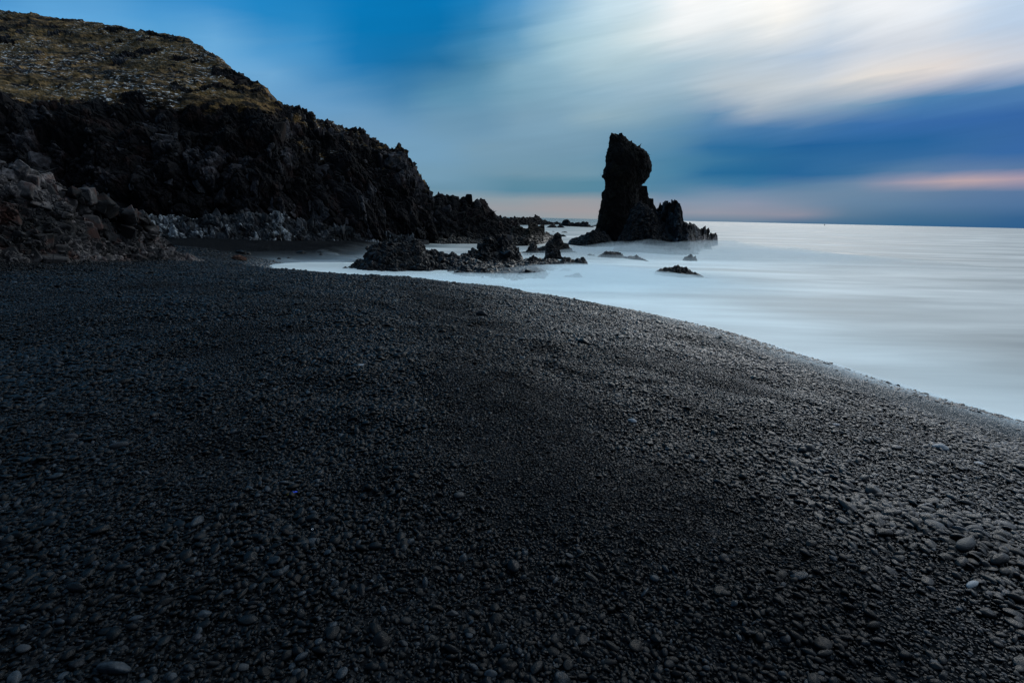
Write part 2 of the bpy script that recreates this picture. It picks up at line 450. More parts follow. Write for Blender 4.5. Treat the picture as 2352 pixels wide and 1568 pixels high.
def clad(G, N, TN, count, smin, smax, seed, stretch=(1, 1, 1), sink=0.35, tilt=0.5, weight=None, frame=0.0, tsd=0.22):
    """angular fractured blocks of bedrock grown on a rock surface: returns verts, tris, tone"""
    r = np.random.default_rng(seed)
    P = G.reshape(-1, 3); Q = N.reshape(-1, 3)
    w = np.ones(len(P)) if weight is None else weight.ravel().astype(float)
    a = np.linalg.norm(np.gradient(G, axis=0), axis=-1) * np.linalg.norm(np.gradient(G, axis=1), axis=-1)
    w = w * a.ravel(); w /= w.sum()
    idx = r.choice(len(P), count, p=w)
    VS, FS, TS = [], [], []; off = 0
    for q in idx:
        V, F = HULLS[r.integers(len(HULLS))]
        sz = smin * (smax / smin) ** (r.random() ** 1.8)
        M = np.array(Euler((r.normal(0, tilt), r.normal(0, tilt), r.uniform(0, 6.28) if frame == 0 else r.normal(frame, 0.3))).to_matrix())
        W = (V * sz * 0.5) @ M.T * np.array(stretch)
        c = P[q] - Q[q] * sz * sink * 0.5
        VS.append(W + c); FS.append(F + off); off += len(V)
        TS.append(np.full(len(V), np.clip(r.normal(0.5, tsd), 0, 1)))
    return np.vstack(VS), np.vstack(FS), np.concatenate(TS)

def merge_clad(V, F, TN, extra):
    T = np.vstack([F[:, [0, 1, 2]], F[:, [0, 2, 3]]])
    ev, ef, et = extra
    return np.vstack([V, ev]), np.vstack([T, ef + len(V)]), np.concatenate([TN, et])

def ridge_grid(prof, base, zb=0.0, tf=1.0, tb=1.0, nx=80, nv=60, p=1.5, sink=0.35, depth=None, hexp=0.5):
    x = np.linspace(min(a for a, _ in prof), max(a for a, _ in prof), nx)
    yt = interp(prof, x); yb = np.maximum(interp(base, x), yt + 0.5)
    Bf = on_plane(x, yb, zb) if depth is None else None
    Yf = Bf[:, 1] if depth is None else interp(depth, x)
    Bf = at_depth(x, yb, Yf)
    hgt = yb - yt; s = np.clip(hgt / (0.6 * hgt.max()), 0.12, 1) ** hexp
    Yr = Yf + tf * s
    T = at_depth(x, yt, Yr)
    nf = int(nv * 0.68); nb = nv - nf
    rows = []
    for v in np.linspace(0, 1, nf):
        Y = Yf + (Yr - Yf) * v ** p
        zz = (zb - sink) + (T[:, 2] - (zb - sink)) * v
        q = Bf[:, 0] / Bf[:, 1] + (T[:, 0] / T[:, 1] - Bf[:, 0] / Bf[:, 1]) * v
        rows.append(np.column_stack([q * Y, Y, zz]))
    for v in np.linspace(0, 1, nb + 1)[1:]:
        Y = Yr + tb * s * v
        zz = T[:, 2] + (zb - sink - T[:, 2]) * v ** 1.6
        rows.append(np.column_stack([T[:, 0], Y, zz]))
    return np.stack(rows)          # (nv, nx, 3)

def ridge_rock(name, label, cat, prof, base, mat, zb=0.0, tf=1.0, tb=1.0, size=0.5, seed=1, blocky=0.5, group=None, res=1.0,
               aniso=(1, 1, 1), p=1.5, amp=1.0, depth=None, kind=None, hexp=0.5, grass=None, blocks=None):
    wpx = max(a for a, _ in prof) - min(a for a, _ in prof)
    hpx = max(interp(base, a) - b for a, b in prof)
    nx = int(max(14, wpx * 0.44 * 1.5 * res)); nv = int(max(14, hpx * 0.44 * 2.2 * res) + 8)
    nv = min(nv, 420); nx = min(nx, 1100)
    Gd = ridge_grid(prof, base, zb, tf, tb, nx, nv, p, depth=depth, hexp=hexp)
    N = grid_normals(Gd)
    nfr = int(nv * 0.68)
    sg = np.sign((N * (CAM - Gd)).sum(-1)); sg[nfr:] = np.sign(N[nfr:, :, 2] + 0.3 * N[nfr:, :, 1])
    N = N * np.where(sg == 0, 1, sg)[..., None]
    D, TN = rock_disp(Gd.reshape(-1, 3), size, seed, blocky, aniso, tone=True); D = D.reshape(nv, nx) * amp
    edge = np.clip(np.minimum(np.arange(nx), np.arange(nx)[::-1]) / (0.08 * nx + 1), 0.15, 1)
    V = Gd + N * (D * edge)[..., None]
    o0 = V.reshape(-1, 3).mean(0); o0[2] = zb
    F = grid_faces(nv, nx)[:, ::-1]
    VV = V.reshape(-1, 3)
    if blocks:
        ww = np.ones((nv, nx)); ww[int(nv * 0.75):] = 0.1
        VV, F, TN = merge_clad(VV, F, TN, clad(V, N, TN, seed=seed, weight=ww, **blocks))
    me = mesh_np(name, VV - o0, F, mat, False, {'tone': TN})
    ob = link(name, me, None, o0)
    return tag(ob, label, cat, group, kind)

# ---- the headland cliff: foot, wall, lip, grassy slope, ridge and back
def build_cliff():
    ridge = [(-900, 60), (-400, 30), (-100, 20), (0, 25), (25, 26), (60, 30), (70, 26), (85, 32), (110, 40), (200, 48), (300, 66), (380, 78), (425, 87), (440, 96), (470, 112), (500, 130),
             (520, 150), (540, 168), (560, 176), (575, 192), (590, 184), (605, 196), (622, 220), (640, 226)] + CR([(220, 90), (300, 125),
             (380, 135), (440, 170), (470, 205), (570, 235), (610, 228), (680, 270), (700, 243), (740, 262), (790, 248), (830, 290), (900, 325),
             (960, 375), (1010, 400), (1040, 425), (1080, 425), (1130, 440), (1160, 475), (1165, 520), (1200, 530), (1230, 600), (1250, 640), (1258, 690),
             (1290, 720), (1320, 790), (1340, 860), (1380, 1000), (1400, 1110)])
    lip = [(-900, 200), (-300, 215), (0, 228), (60, 236), (150, 240), (250, 236), (330, 226), (400, 232), (470, 246), (560, 240), (640, 262), (720, 282), (800, 300), (900, 352), (960, 405), (1018, 555)]
    foot = [(-900, 600), (-300, 590), (0, 575), (300, 570), (560, 562), (640, 556), (760, 553), (850, 553), (950, 555), (1018, 558)]
    fd = [(-900, 20), (-300, 28), (0, 33), (200, 35), (450, 36.5), (640, 38.5), (800, 44), (900, 47), (1018, 50)]
    nx, nw, ng, nb = 1000, 250, 170, 40
    x = np.concatenate([np.linspace(-900, -40, 130, endpoint=False), np.linspace(-40, CR([(1400, 0)])[0][0], nx - 130)])
    yr = interp(ridge, x); yl = np.maximum(interp(lip, x), yr + 3); yf = interp(foot, x)
    Yf = interp(fd, x)
    Yl = Yf + np.interp(x, [-900, 0, 640, 960, 1018], [7, 6, 6.5, 4.0, 1.5])
    Yr = Yl + np.interp(x, [-900, 0, 200, 420, 560, 640, 960, 1018], [30, 34, 30, 22, 10, 5, 3, 1.0])
    Bf = at_depth(x, yf, Yf); L = at_depth(x, yl, Yl); T = at_depth(x, yr, Yr)
    # big buttresses and gullies in plan
    rows = []
    for v in np.linspace(0, 1, nw, endpoint=False):
        Y = Yf + (Yl - Yf) * (0.35 * v + 0.65 * v ** 3)
        q = Bf[:, 0] / Bf[:, 1] * (1 - v) + L[:, 0] / L[:, 1] * v
        z = (-0.6) + (L[:, 2] + 0.6) * v
        rows.append(np.column_stack([q * Y, Y, z]))
    for v in np.linspace(0, 1, ng, endpoint=False):
        vv = v
        Pm = at_depth(x, yl + (yr - yl) * vv ** 0.9, Yl + (Yr - Yl) * vv ** 1.25)
        rows.append(Pm)
    for v in np.linspace(0, 1, nb):
        Y = T[:, 1] + 25 * v
        q = T[:, 0] / T[:, 1]
        rows.append(np.column_stack([T[:, 0] + q * 3 * v, Y, T[:, 2] - (T[:, 2] + 1) * v ** 1.5]))
    Gd = np.stack(rows); nv = len(Gd)
    N = grid_normals(Gd)
    if N[:nw, :, 1].mean() > 0: N = -N
    P = Gd.reshape(-1, 3)
    vcoord = np.repeat(np.arange(nv), nx).reshape(nv, nx)
    wall = sstep(nw + 25, nw - 20, vcoord)
    right = sstep(560, 700, x)[None, :] * np.ones((nv, 1))
    rocky = np.maximum(wall, right)
    big = fbm(P * np.array([0.16, 0.16, 0.05]), 3, 40).reshape(nv, nx) * 2.4 * wall
    d1, TN = rock_disp(P, 2.8, 50, 0.8, (1.15, 1.15, 0.55), knob=0.3, tone=True); d1 = d1.reshape(nv, nx)
    d2 = rock_disp(P, 0.75, 60, 0.7, (1.1, 1.1, 0.8), knob=1.0).reshape(nv, nx)
    skyl = np.exp(-((vcoord - nw - ng) / 45.0) ** 2) * right
    tuft = fbm(P * np.array([0.7, 0.7, 1.6]), 5, 70, 0.6).reshape(nv, nx)
    crag = sstep(0.10, 0.34, fbm(P * 0.4, 4, 90, 0.6).reshape(nv, nx))
    D = rocky * (d1 * 0.95 + d2 * (0.6 + 1.0 * skyl)) + (1 - rocky) * (tuft * 0.42 + crag * (d2 * 1.1 + 0.15)) + big
    fe = np.clip((np.arange(nx)[::-1]) / 30, 0.1, 1)[None, :]
    V = Gd + N * (D * fe)[..., None]
    grass = (1 - wall) * (1 - right * 0.8) * (1 - 0.75 * crag)
    # little ledges of turf on the wall's right part
    grass = grass + 0.30 * right * (N[..., 2] > 0.55)
    back = vcoord > nw + ng + 4
    grass = np.where(back, 0.4, grass)
    o0 = np.array([-25.0, 40.0, 0.0])
    wt = (rocky * (vcoord < nw + ng)) ** 2 * (x > -150)[None, :] + 0.05 * (1 - rocky) * crag * (vcoord < nw + ng)
    e1 = clad(V, N, TN, 1500, 0.7, 3.6, 71, (.8, .8, 1.5), 0.85, 0.25, wt)
    e2 = clad(V, N, TN, 1500, 0.3, 1.1, 72, (.9, .9, 1.15), 0.45, 0.5, wt * (0.4 + 2.5 * skyl))
    V2, F2, T2 = merge_clad(V.reshape(-1, 3), grid_faces(nv, nx)[:, ::-1], TN, e1)
    V2 = np.vstack([V2, e2[0]]); F2 = np.vstack([F2, e2[1] + len(T2)]); T2 = np.concatenate([T2, e2[2]])
    g2 = np.concatenate([grass.ravel(), np.zeros(len(T2) - grass.size)])
    me = mesh_np('cliff', V2 - o0, F2, M_CLIFF, False, {'grass': g2, 'tone': T2})
    ob = link('hill', me, None, o0)
    tag(ob, 'dark headland with a sheer black cliff face and brown grass on its upper slope', None, None, 'structure')
build_cliff()

# ---- spur that runs out from the cliff, and the block at its end
ridge_rock('rock_spur', 'black craggy rock spur running out from the right end of the cliff toward the sea', 'rock ridge',
    CR([(1180, 700), (1250, 770), (1310, 800), (1340, 780), (1380, 770), (1430, 790), (1500, 790), (1512, 830), (1530, 830), (1535, 806), (1565, 805), (1580, 828), (1640, 820), (1670, 803),
        (1710, 825), (1740, 870), (1775, 900), (1790, 925), (1815, 918), (1830, 940), (1900, 960), (1950, 985), (1990, 1040), (2010, 1100)]),
    CR([(1180, 1120), (1400, 1128), (1700, 1130), (2010, 1135)]), M_CLIFF, 0, 5, 6, 1.1, 101, 0.75, res=1.1, amp=0.8, blocks=dict(count=900, smin=0.4, smax=2.2, tilt=0.4, sink=0.7, stretch=(.85, .85, 1.4)))
ridge_rock('rock_block', 'square topped black rock block at the tip of the spur, behind the two bright pinnacles', 'rock block',
    C4([(520, 400), (560, 360), (640, 330), (690, 325), (730, 350), (745, 352), (765, 330), (800, 350), (860, 352), (875, 290), (920, 248), (1000, 250), (1040, 225), (1080, 260), (1100, 310), (1180, 300),
        (1192, 320), (1195, 455), (1240, 450), (1330, 480), (1400, 500), (1450, 530), (1500, 620)]),
    C4([(520, 740), (900, 735), (1190, 690), (1300, 640), (1500, 625)]), M_STACK, 0, 2.6, 3, 0.7, 111, 0.7, res=1.5)
ridge_rock('rock_shelf', 'low dark rock shelf along the foot of the spur above the still pool', 'rock shelf',
    CR([(1150, 1090), (1250, 1085), (1350, 1080), (1450, 1085), (1600, 1080), (1750, 1090), (1850, 1085), (1900, 1110)]),
    CR([(1150, 1125), (1400, 1135), (1700, 1132), (1900, 1132)]), M_STACK, 0, 1.5, 2, 0.4, 121, 0.8, res=1.4)

# ---- the pale ledge of broken rock at the foot of the cliff
ridge_rock('rock_ledge', 'pale blue grey broken rock ledge along the foot of the black cliff', 'rock ledge',
    [(300, 505), (340, 500), (400, 492), (440, 498), (500, 492), (560, 486), (600, 490), (640, 482), (665, 500), (720, 507), (760, 518), (830, 526), (900, 536), (950, 545), (985, 553)],
    [(300, 574), (400, 573), (480, 570), (560, 565), (640, 557), (750, 555), (850, 556), (985, 561)], M_LEDGE, 0.2, 2.4, 2.5, 0.8, 131, 1.0, res=1.25, p=0.9,
    depth=[(300, 32.5), (450, 34), (560, 35), (640, 36), (750, 39), (850, 43), (985, 47)], aniso=(1.2, 1.2, 0.6), amp=1.0,
    blocks=dict(count=900, smin=0.25, smax=1.7, tilt=0.35, sink=1.0, stretch=(.7, .7, 1.9), tsd=0.3))

# ---- fractured outcrop at left
ridge_rock('rock_outcrop', 'fractured grey rock outcrop with rusty edges rising from the beach at the left', 'rock outcrop',
    CL([(-900, 60), (-300, 150), (0, 200), (150, 212), (250, 248), (310, 280), (355, 328), (400, 342), (470, 380), (560, 436), (640, 480), (690, 530), (700, 480), (725, 468), (775, 458), (800, 500),
        (830, 560), (870, 600), (900, 650), (1000, 650), (1110, 650), (1170, 688), (1210, 700), (1260, 770), (1320, 810), (1350, 850), (1390, 910), (1460, 935), (1490, 978), (1560, 990),
        (1640, 1020), (1700, 1075), (1745, 1112)]),
    CL([(-900, 1180), (-300, 1120), (0, 1095), (400, 1090), (560, 1060), (850, 1010), (1100, 1045), (1500, 1070), (1745, 1122)]), M_OUT, 1.0, 1.9, 2.2, 0.6, 141, 1.25, res=1.15, p=1.3,
    depth=[(-240, 9.5), (0, 12.6), (150, 13.6), (230, 15.2), (300, 16.4), (400, 18.2), (470, 18.6)], aniso=(1, 1, 1.15), amp=1.0,
    blocks=dict(count=6500, smin=0.10, smax=0.85, tilt=1.3, sink=0.72, tsd=0.12))

# ---- sea stack
def pillar(name, label, cat, rows, Y0, mat, size, seed, ratio=0.8, blocky=0.7, aniso=(1, 1, 1), amp=1.0, res=1.0):
    ys = np.array([r[0] for r in rows], float); Ls = np.array([r[1] for r in rows], float); Rs = np.array([r[2] for r in rows], float)
    k = 900 / 2016 / 1.7415
    X = lambda a: 2150 / 1.7415 + a * k
    Yp = lambda b: 450 / 1.7415 + b * k
    n = int((ys[-1] - ys[0]) * k * 0.44 * 2.0 * res); m = int((Rs - Ls).max() * k * 0.44 * 5 * res)
    yy = ys[0] + (ys[-1] - ys[0]) * np.linspace(0, 1, n) ** 1.0
    l = np.interp(yy, ys, Ls); r = np.interp(yy, ys, Rs)
    PL = at_depth(X(l), Yp(yy), np.full(n, Y0)); PR = at_depth(X(r), Yp(yy), np.full(n, Y0))
    cx = (PL[:, 0] + PR[:, 0]) / 2; hw = (PR[:, 0] - PL[:, 0]) / 2; cz = (PL[:, 2] + PR[:, 2]) / 2; dz = (PR[:, 2] - PL[:, 2]) / 2
    a = np.linspace(0, 2 * np.pi, m, endpoint=False)
    ca, sa = np.cos(a), np.sin(a)
    hb = np.convolve(np.pad(hw, 9, mode='edge'), np.ones(19) / 19, 'valid') * ratio
    hb = np.minimum(hb, hw * 1.6)
    Gd = np.stack([cx[:, None] + hw[:, None] * ca, Y0 + hb[:, None] * sa, cz[:, None] + dz[:, None] * ca], -1)
    Gd[-1, :, 2] = -0.6
    N = grid_normals(Gd, True)
    out = Gd - np.stack([cx, np.full(n, Y0), cz], -1)[:, None, :]
    if (N * out).sum(-1).mean() < 0: N = -N
    D, TN = rock_disp(Gd.reshape(-1, 3), size, seed, blocky, aniso, knob=0.9, tone=True); D = D.reshape(n, m) * amp
    V = Gd + N * D[..., None]
    top = V[0].mean(0)
    V[0] = V[0] * 0.4 + top * 0.6
    o0 = np.array([cx[-1], Y0, 0])
    VV, FF, TN = merge_clad(V.reshape(-1, 3), grid_faces(n, m, True), TN, clad(V[:-8], N[:-8], TN, 1100, 0.22, 1.5, seed, (.85, .85, 1.4), 0.75, 0.35))
    me = mesh_np(name, VV - o0, FF, mat, False, {'tone': TN})
    return tag(link(name, me, None, o0), label, cat)

pillar('sea_stack', 'tall black sea stack with an overhanging head, standing in the misty water', 'sea stack',
    [(188, 688, 712), (196, 668, 738), (206, 655, 790), (228, 640, 800), (260, 636, 832), (285, 634, 858), (305, 632, 866), (318, 622, 925), (350, 610, 970), (385, 604, 998),
     (430, 600, 1006), (450, 610, 1020), (480, 610, 1026), (510, 596, 1026), (545, 588, 1012), (580, 580, 1000), (600, 596, 985), (625, 599, 965), (650, 600, 938), (680, 596, 915),
     (735, 576, 908), (800, 571, 905), (860, 560, 905), (905, 553, 910), (960, 541, 925), (1000, 528, 925), (1050, 512, 930), (1130, 500, 930), (1230, 490, 930)],
    54, M_STACK, 0.85, 201, 0.8, 0.6, (1.1, 1.1, 0.8), 0.6, 1.2)
ridge_rock('rock_pinnacle', 'thin dark knobbly pinnacle behind the right side of the sea stack', 'rock pinnacle',
    CS([(820, 800), (870, 715), (895, 656), (925, 652), (980, 658), (986, 705), (990, 728), (996, 750), (1004, 764), (1032, 768), (1042, 820), (1062, 858), (1090, 900)]), CS([(840, 1200), (1080, 1200)]), M_STACK, 0, 1.2, 2.5, 0.35, 211, 0.5, res=2.2,
    depth=[(1400, 56), (1600, 56)], amp=0.5)
ridge_rock('rock_ridge', 'jagged dark rock ridge descending from the stack to the open sea on its right', 'rock ridge',
    CS([(1000, 860), (1040, 872), (1080, 860), (1130, 822), (1140, 812), (1160, 826), (1210, 812), (1222, 790), (1245, 782), (1265, 800), (1285, 850), (1292, 910), (1302, 970), (1350, 992), (1420, 1002), (1440, 1030),
        (1480, 1062), (1495, 1048), (1515, 1048), (1530, 1090), (1560, 1092), (1575, 1078), (1590, 1095), (1612, 1098), (1616, 1180)]),
    CS([(1000, 1222), (1120, 1235), (1250, 1262), (1350, 1272), (1450, 1250), (1540, 1205), (1616, 1190)]), M_GLINT, 0, 2.6, 2.2, 0.5, 221, 0.75, res=1.5, aniso=(1.1, 1.1, 0.7), amp=0.75, blocks=dict(count=900, smin=0.15, smax=0.9, tilt=0.4, sink=0.6, stretch=(.8, .8, 1.5)))
ridge_rock('rock_mound', 'wet dark conical rock leaning against the front of the sea stack, streaked by spray', 'sea rock',
    CS([(680, 1240), (690, 1200), (710, 1165), (745, 1105), (800, 1000), (830, 925), (838, 870), (880, 826), (930, 795), (970, 820), (1040, 862), (1075, 930), (1130, 1010), (1180, 1105), (1240, 1180), (1320, 1215), (1400, 1250), (1450, 1275)]),
    CS([(680, 1248), (900, 1252), (1230, 1280), (1450, 1282)]), M_WET, 0, 5.0, 3.0, 0.6, 231, 0.9, res=1.6, aniso=(1.1, 1.1, 0.8), amp=0.8, blocks=dict(count=900, smin=0.15, smax=0.9, tilt=0.4, sink=0.6, stretch=(.8, .8, 1.5)))
ridge_rock('rock_hummock', 'rounded dark rock at the left foot of the sea stack', 'sea rock',
    CS([(275, 1165), (290, 1138), (370, 1108), (450, 1072), (500, 1048), (540, 1042), (600, 1068), (640, 1098), (668, 1150), (686, 1195)]),
    CS([(275, 1185), (450, 1205), (686, 1208)]), M_WET, 0, 1.8, 2, 0.35, 241, 0.8, res=1.6)

# ---- reef in front of the cove
ridge_rock('reef_rock', 'broad black reef rock with a blunt boulder top beside the white swash tongue', 'sea rock',
    C2([(40, 712), (120, 672), (250, 602), (350, 550), (440, 520), (500, 430), (525, 390), (580, 302), (680, 290), (740, 290), (800, 258), (850, 280), (900, 268), (1020, 272), (1060, 240), (1180, 234), (1240, 200),
        (1320, 195), (1355, 250), (1400, 340), (1440, 370), (1540, 370), (1600, 402), (1700, 442), (1780, 455), (1830, 412), (1870, 430), (1930, 462), (1990, 470), (2080, 480), (2200, 520), (2300, 560)]),
    C2([(40, 722), (500, 735), (900, 745), (1400, 740), (1800, 735), (2300, 730)]), M_WET, 0, 2.6, 2, 0.42, 251, 0.8, res=1.5, p=1.2, hexp=0.35, amp=1.0, blocks=dict(count=420, smin=0.25, smax=1.1, tilt=0.6, sink=0.75))
ridge_rock('reef_rock', 'large twin topped wet black rock in the middle of the reef', 'sea rock',
    C3([(-20, 600), (60, 590), (130, 560), (200, 525), (260, 530), (320, 480), (340, 432), (370, 428), (400, 440), (470, 448), (486, 350), (540, 338), (565, 290), (590, 240), (640, 252), (700, 300), (760, 345),
        (800, 350), (808, 225), (850, 206), (900, 228), (950, 268), (985, 330), (1020, 400), (1060, 440), (1100, 510), (1140, 570), (1162, 640), (1165, 690)]),
    C3([(-20, 720), (600, 715), (1165, 705)]), M_WET, 0, 1.9, 1.6, 0.4, 261, 0.85, res=1.7, p=1.4, amp=1.0, blocks=dict(count=320, smin=0.25, smax=1.0, tilt=0.6, sink=0.75))
specs = [
 ('small cone shaped dark rock between the twin topped rock and the pinnacles', C3([(1115, 512), (1200, 472), (1245, 405), (1285, 348), (1320, 342), (1365, 395), (1380, 432), (1440, 402), (1500, 385), (1560, 400)]), C3([(1115, 520), (1560, 525)]), 0.9, 0.25),
 ('steep wet rock pinnacle with a pale tip, in front of the darker one', C3([(1465, 610), (1485, 560), (1500, 505), (1503, 370), (1540, 332), (1590, 312), (1630, 308), (1650, 350), (1665, 385), (1740, 480), (1748, 560), (1775, 590), (1800, 612)]), C3([(1465, 618), (1800, 625)]), 0.7, 0.22),
 ('darker rounded rock pinnacle standing just behind the pale tipped one', C3([(1560, 420), (1590, 320), (1640, 220), (1670, 190), (1705, 182), (1740, 210), (1758, 290), (1785, 348), (1860, 365), (1890, 430), (1940, 480), (2010, 505)]), C3([(1560, 515), (2010, 515)]), 1.0, 0.28),
 ('low jagged rock with a small peak in the mist below the twin topped rock', C3([(1165, 660), (1200, 622), (1255, 575), (1310, 552), (1370, 590), (1420, 622), (1480, 600), (1540, 612), (1640, 660), (1720, 710)]), C3([(1165, 725), (1720, 735)]), 0.7, 0.22),
 ('low mist covered rock at the right foot of the pale tipped pinnacle', C3([(1730, 640), (1760, 590), (1800, 565), (1880, 582), (1960, 622), (2000, 605), (2060, 590), (2110, 600), (2145, 645), (2165, 690)]), C3([(1730, 715), (2165, 722)]), 0.9, 0.22),
 ('faint rock hump half lost in the mist nearest the right end of the reef', C3([(1765, 890), (1800, 868), (1860, 866), (1920, 862), (1965, 826), (2020, 824), (2070, 860), (2110, 905), (2190, 912)]), C3([(1765, 915), (2190, 922)]), 0.7, 0.2),
 ('flat dim rock in the mist just above the faint hump', C3([(1700, 800), (1745, 778), (1800, 750), (1870, 756), (1925, 792)]), C3([(1700, 810), (1925, 812)]), 0.6, 0.2),
 ('tiny dark rock alone in the mist left of the long flat rock', C3([(2155, 545), (2175, 526), (2225, 538), (2285, 556)]), C3([(2155, 562), (2285, 564)]), 0.5, 0.2),
 ('long flat knobbly rock awash in front of the sea stack', CS([(540, 1288), (560, 1270), (590, 1254), (660, 1244), (750, 1254), (785, 1284), (830, 1282), (880, 1274), (925, 1296), (1000, 1334)]), CS([(540, 1300), (780, 1312), (1000, 1340)]), 1.0, 0.28),
 ('isolated low rounded rock in the white water, lowest of the rocks off the stack', CS([(1050, 1440), (1085, 1404), (1130, 1384), (1190, 1376), (1270, 1380), (1340, 1394), (1400, 1426), (1465, 1446), (1490, 1468)]), CS([(1050, 1462), (1300, 1490), (1490, 1494)]), 1.1, 0.3),
 ('small sunken rock trailing right of the isolated low rock', CS([(1495, 1484), (1520, 1476), (1560, 1480), (1600, 1492)]), CS([(1495, 1494), (1600, 1496)]), 0.5, 0.15),
 ('small pointed rock in the mist below the right ridge of the stack', CS([(1305, 1312), (1340, 1284), (1362, 1268), (1390, 1267), (1412, 1292), (1432, 1328)]), CS([(1305, 1330), (1432, 1334)]), 0.7, 0.22),
 ('small rounded rock beside the seaward end of the jagged ridge', CS([(1470, 1215), (1490, 1182), (1520, 1168), (1548, 1188), (1566, 1225)]), CS([(1470, 1228), (1566, 1230)]), 0.7, 0.25),
 ('low dark slab barely above the water behind the peaked reef rock', C3([(1130, 540), (1240, 530), (1340, 535), (1470, 545)]), C3([(1130, 552), (1470, 556)]), 0.6, 0.16),
]
for i, (lb, pr, ba, th, sz) in enumerate(specs):
    ridge_rock('sea_rock', lb, 'sea rock', pr, ba, M_GLINT if i in (1, 3, 4) else M_WET, 0, th, th, sz, 300 + i * 13, 0.85, 'rocks standing in the misty water', res=2.0)
far = [
 ('far reef rock with a round knob breaking the horizon beside the cliff end', C4([(300, 170), (350, 158), (430, 155), (500, 170), (590, 160), (600, 140), (680, 140), (740, 155), (765, 132), (785, 135), (800, 162), (850, 172), (900, 145), (1000, 140), (1030, 102), (1060, 96), (1085, 125), (1120, 130), (1140, 165),
     (1185, 202), (1280, 200), (1350, 240), (1400, 250), (1450, 300)]), C4([(300, 310), (1450, 304)]), 12),
 ('small far reef rock just left of the widest far one', C4([(1400, 262), (1420, 240), (1490, 225), (1520, 255), (1560, 288)]), C4([(1400, 296), (1560, 300)]), 6),
 ('widest far reef rock with two tops in front of the horizon', C4([(1530, 300), (1580, 252), (1640, 190), (1700, 190), (1760, 222), (1820, 252), (1870, 232), (1930, 242), (1960, 250), (2000, 244), (2070, 240), (2100, 262), (2110, 300), (2150, 305), (2230, 345)]), C4([(1530, 312), (1700, 335), (2230, 358)]), 10),
 ('left of two small dark humps in the calm water between cliff and stack', C4([(1255, 355), (1330, 312), (1360, 290), (1420, 290), (1450, 315), (1485, 352)]), C4([(1255, 362), (1485, 364)]), 4),
 ('right of two small dark humps in the calm water between cliff and stack', C4([(1465, 350), (1490, 318), (1530, 296), (1580, 312), (1645, 360)]), C4([(1465, 362), (1645, 366)]), 4),
 ('tiny dark rock alone on the calm bright water left of the stack', C4([(1555, 455), (1590, 442), (1620, 435), (1660, 440), (1690, 460)]), C4([(1555, 462), (1690, 465)]), 2),
 ('tiny sliver of rock beside the square block on the calm water', C4([(1365, 440), (1395, 434), (1435, 444)]), C4([(1365, 446), (1435, 448)]), 1.5),
 ('low brown rock tongue just behind the dark rounded pinnacle', C4([(1540, 500), (1600, 495), (1640, 512), (1665, 540)]), C4([(1540, 545), (1665, 550)]), 1.5),
 ('sliver of reef at the left foot of the stack on the horizon side', C4([(2180, 320), (2230, 306), (2290, 308), (2330, 330)]), C4([(2180, 330), (2330, 335)]), 5),
]
for i, (lb, pr, ba, th) in enumerate(far):
    ridge_rock('reef_rock', lb, 'sea rock', pr, ba, M_FAR, 0, th * .5, th * .5, max(0.25, th * 0.16), 500 + i * 13, 0.8, 'low reef rocks toward the horizon', res=2.5)

# ---- broken reef flat, awash, in front of the big rocks
def reef_flat():
    poly = on_plane(*np.array(C3([(-760, 760), (-200, 690), (500, 640), (1180, 640), (1500, 640), (1960, 700), (1500, 800), (1380, 920), (900, 935), (300, 870), (-100, 800), (-760, 775)])).T)[:, :2]
    x0, y0 = poly.min(0) - .5; x1, y1 = poly.max(0) + .5
    s = 0.035
    xs = np.arange(x0, x1, s); ys = np.arange(y0, y1, s * 1.6)
    gx, gy = np.meshgrid(xs, ys, indexing='ij'); P = np.column_stack([gx.ravel(), gy.ravel()])
    best = np.full(len(P), 1e9)
    for a, b in zip(poly, np.roll(poly, -1, 0)):
        ab = b - a; t = np.clip(((P - a) @ ab) / (ab @ ab), 0, 1); q = P - (a + t[:, None] * ab)
        best = np.minimum(best, np.hypot(q[:, 0], q[:, 1]))
    ins = inside(P, poly); sd = np.where(ins, best, -best)
    P3 = np.column_stack([P, np.zeros(len(P))])
    h = 0.0 + 0.22 * sstep(-0.3, 1.2, sd) + 0.22 * fbm(P3 * 0.9, 4, 610, 0.6) + 0.8 * rock_disp(P3, 0.55, 620, 0.85)
    h = np.where(sd < -0.3, np.minimum(h, -0.08), h)
    V = np.column_stack([P, h])
    GV = V.reshape(len(xs), len(ys), 3); up = np.zeros_like(GV); up[..., 2] = 1
    wt = (sd > 0).reshape(len(xs), len(ys)).astype(float)
    VV, FF, TN = merge_clad(V, grid_faces(len(xs), len(ys)), np.full(len(V), 0.5), clad(GV, up, None, 1500, 0.1, 0.55, 640, (1, 1, .8), 0.3, 0.5, wt))
    me = mesh_np('reef_flat', VV, FF, M_WET, False, {'tone': TN})
    tag(link('reef_flat', me), 'broken flat of small wet lava rocks awash in front of the larger reef rocks', 'reef flat')
reef_flat()

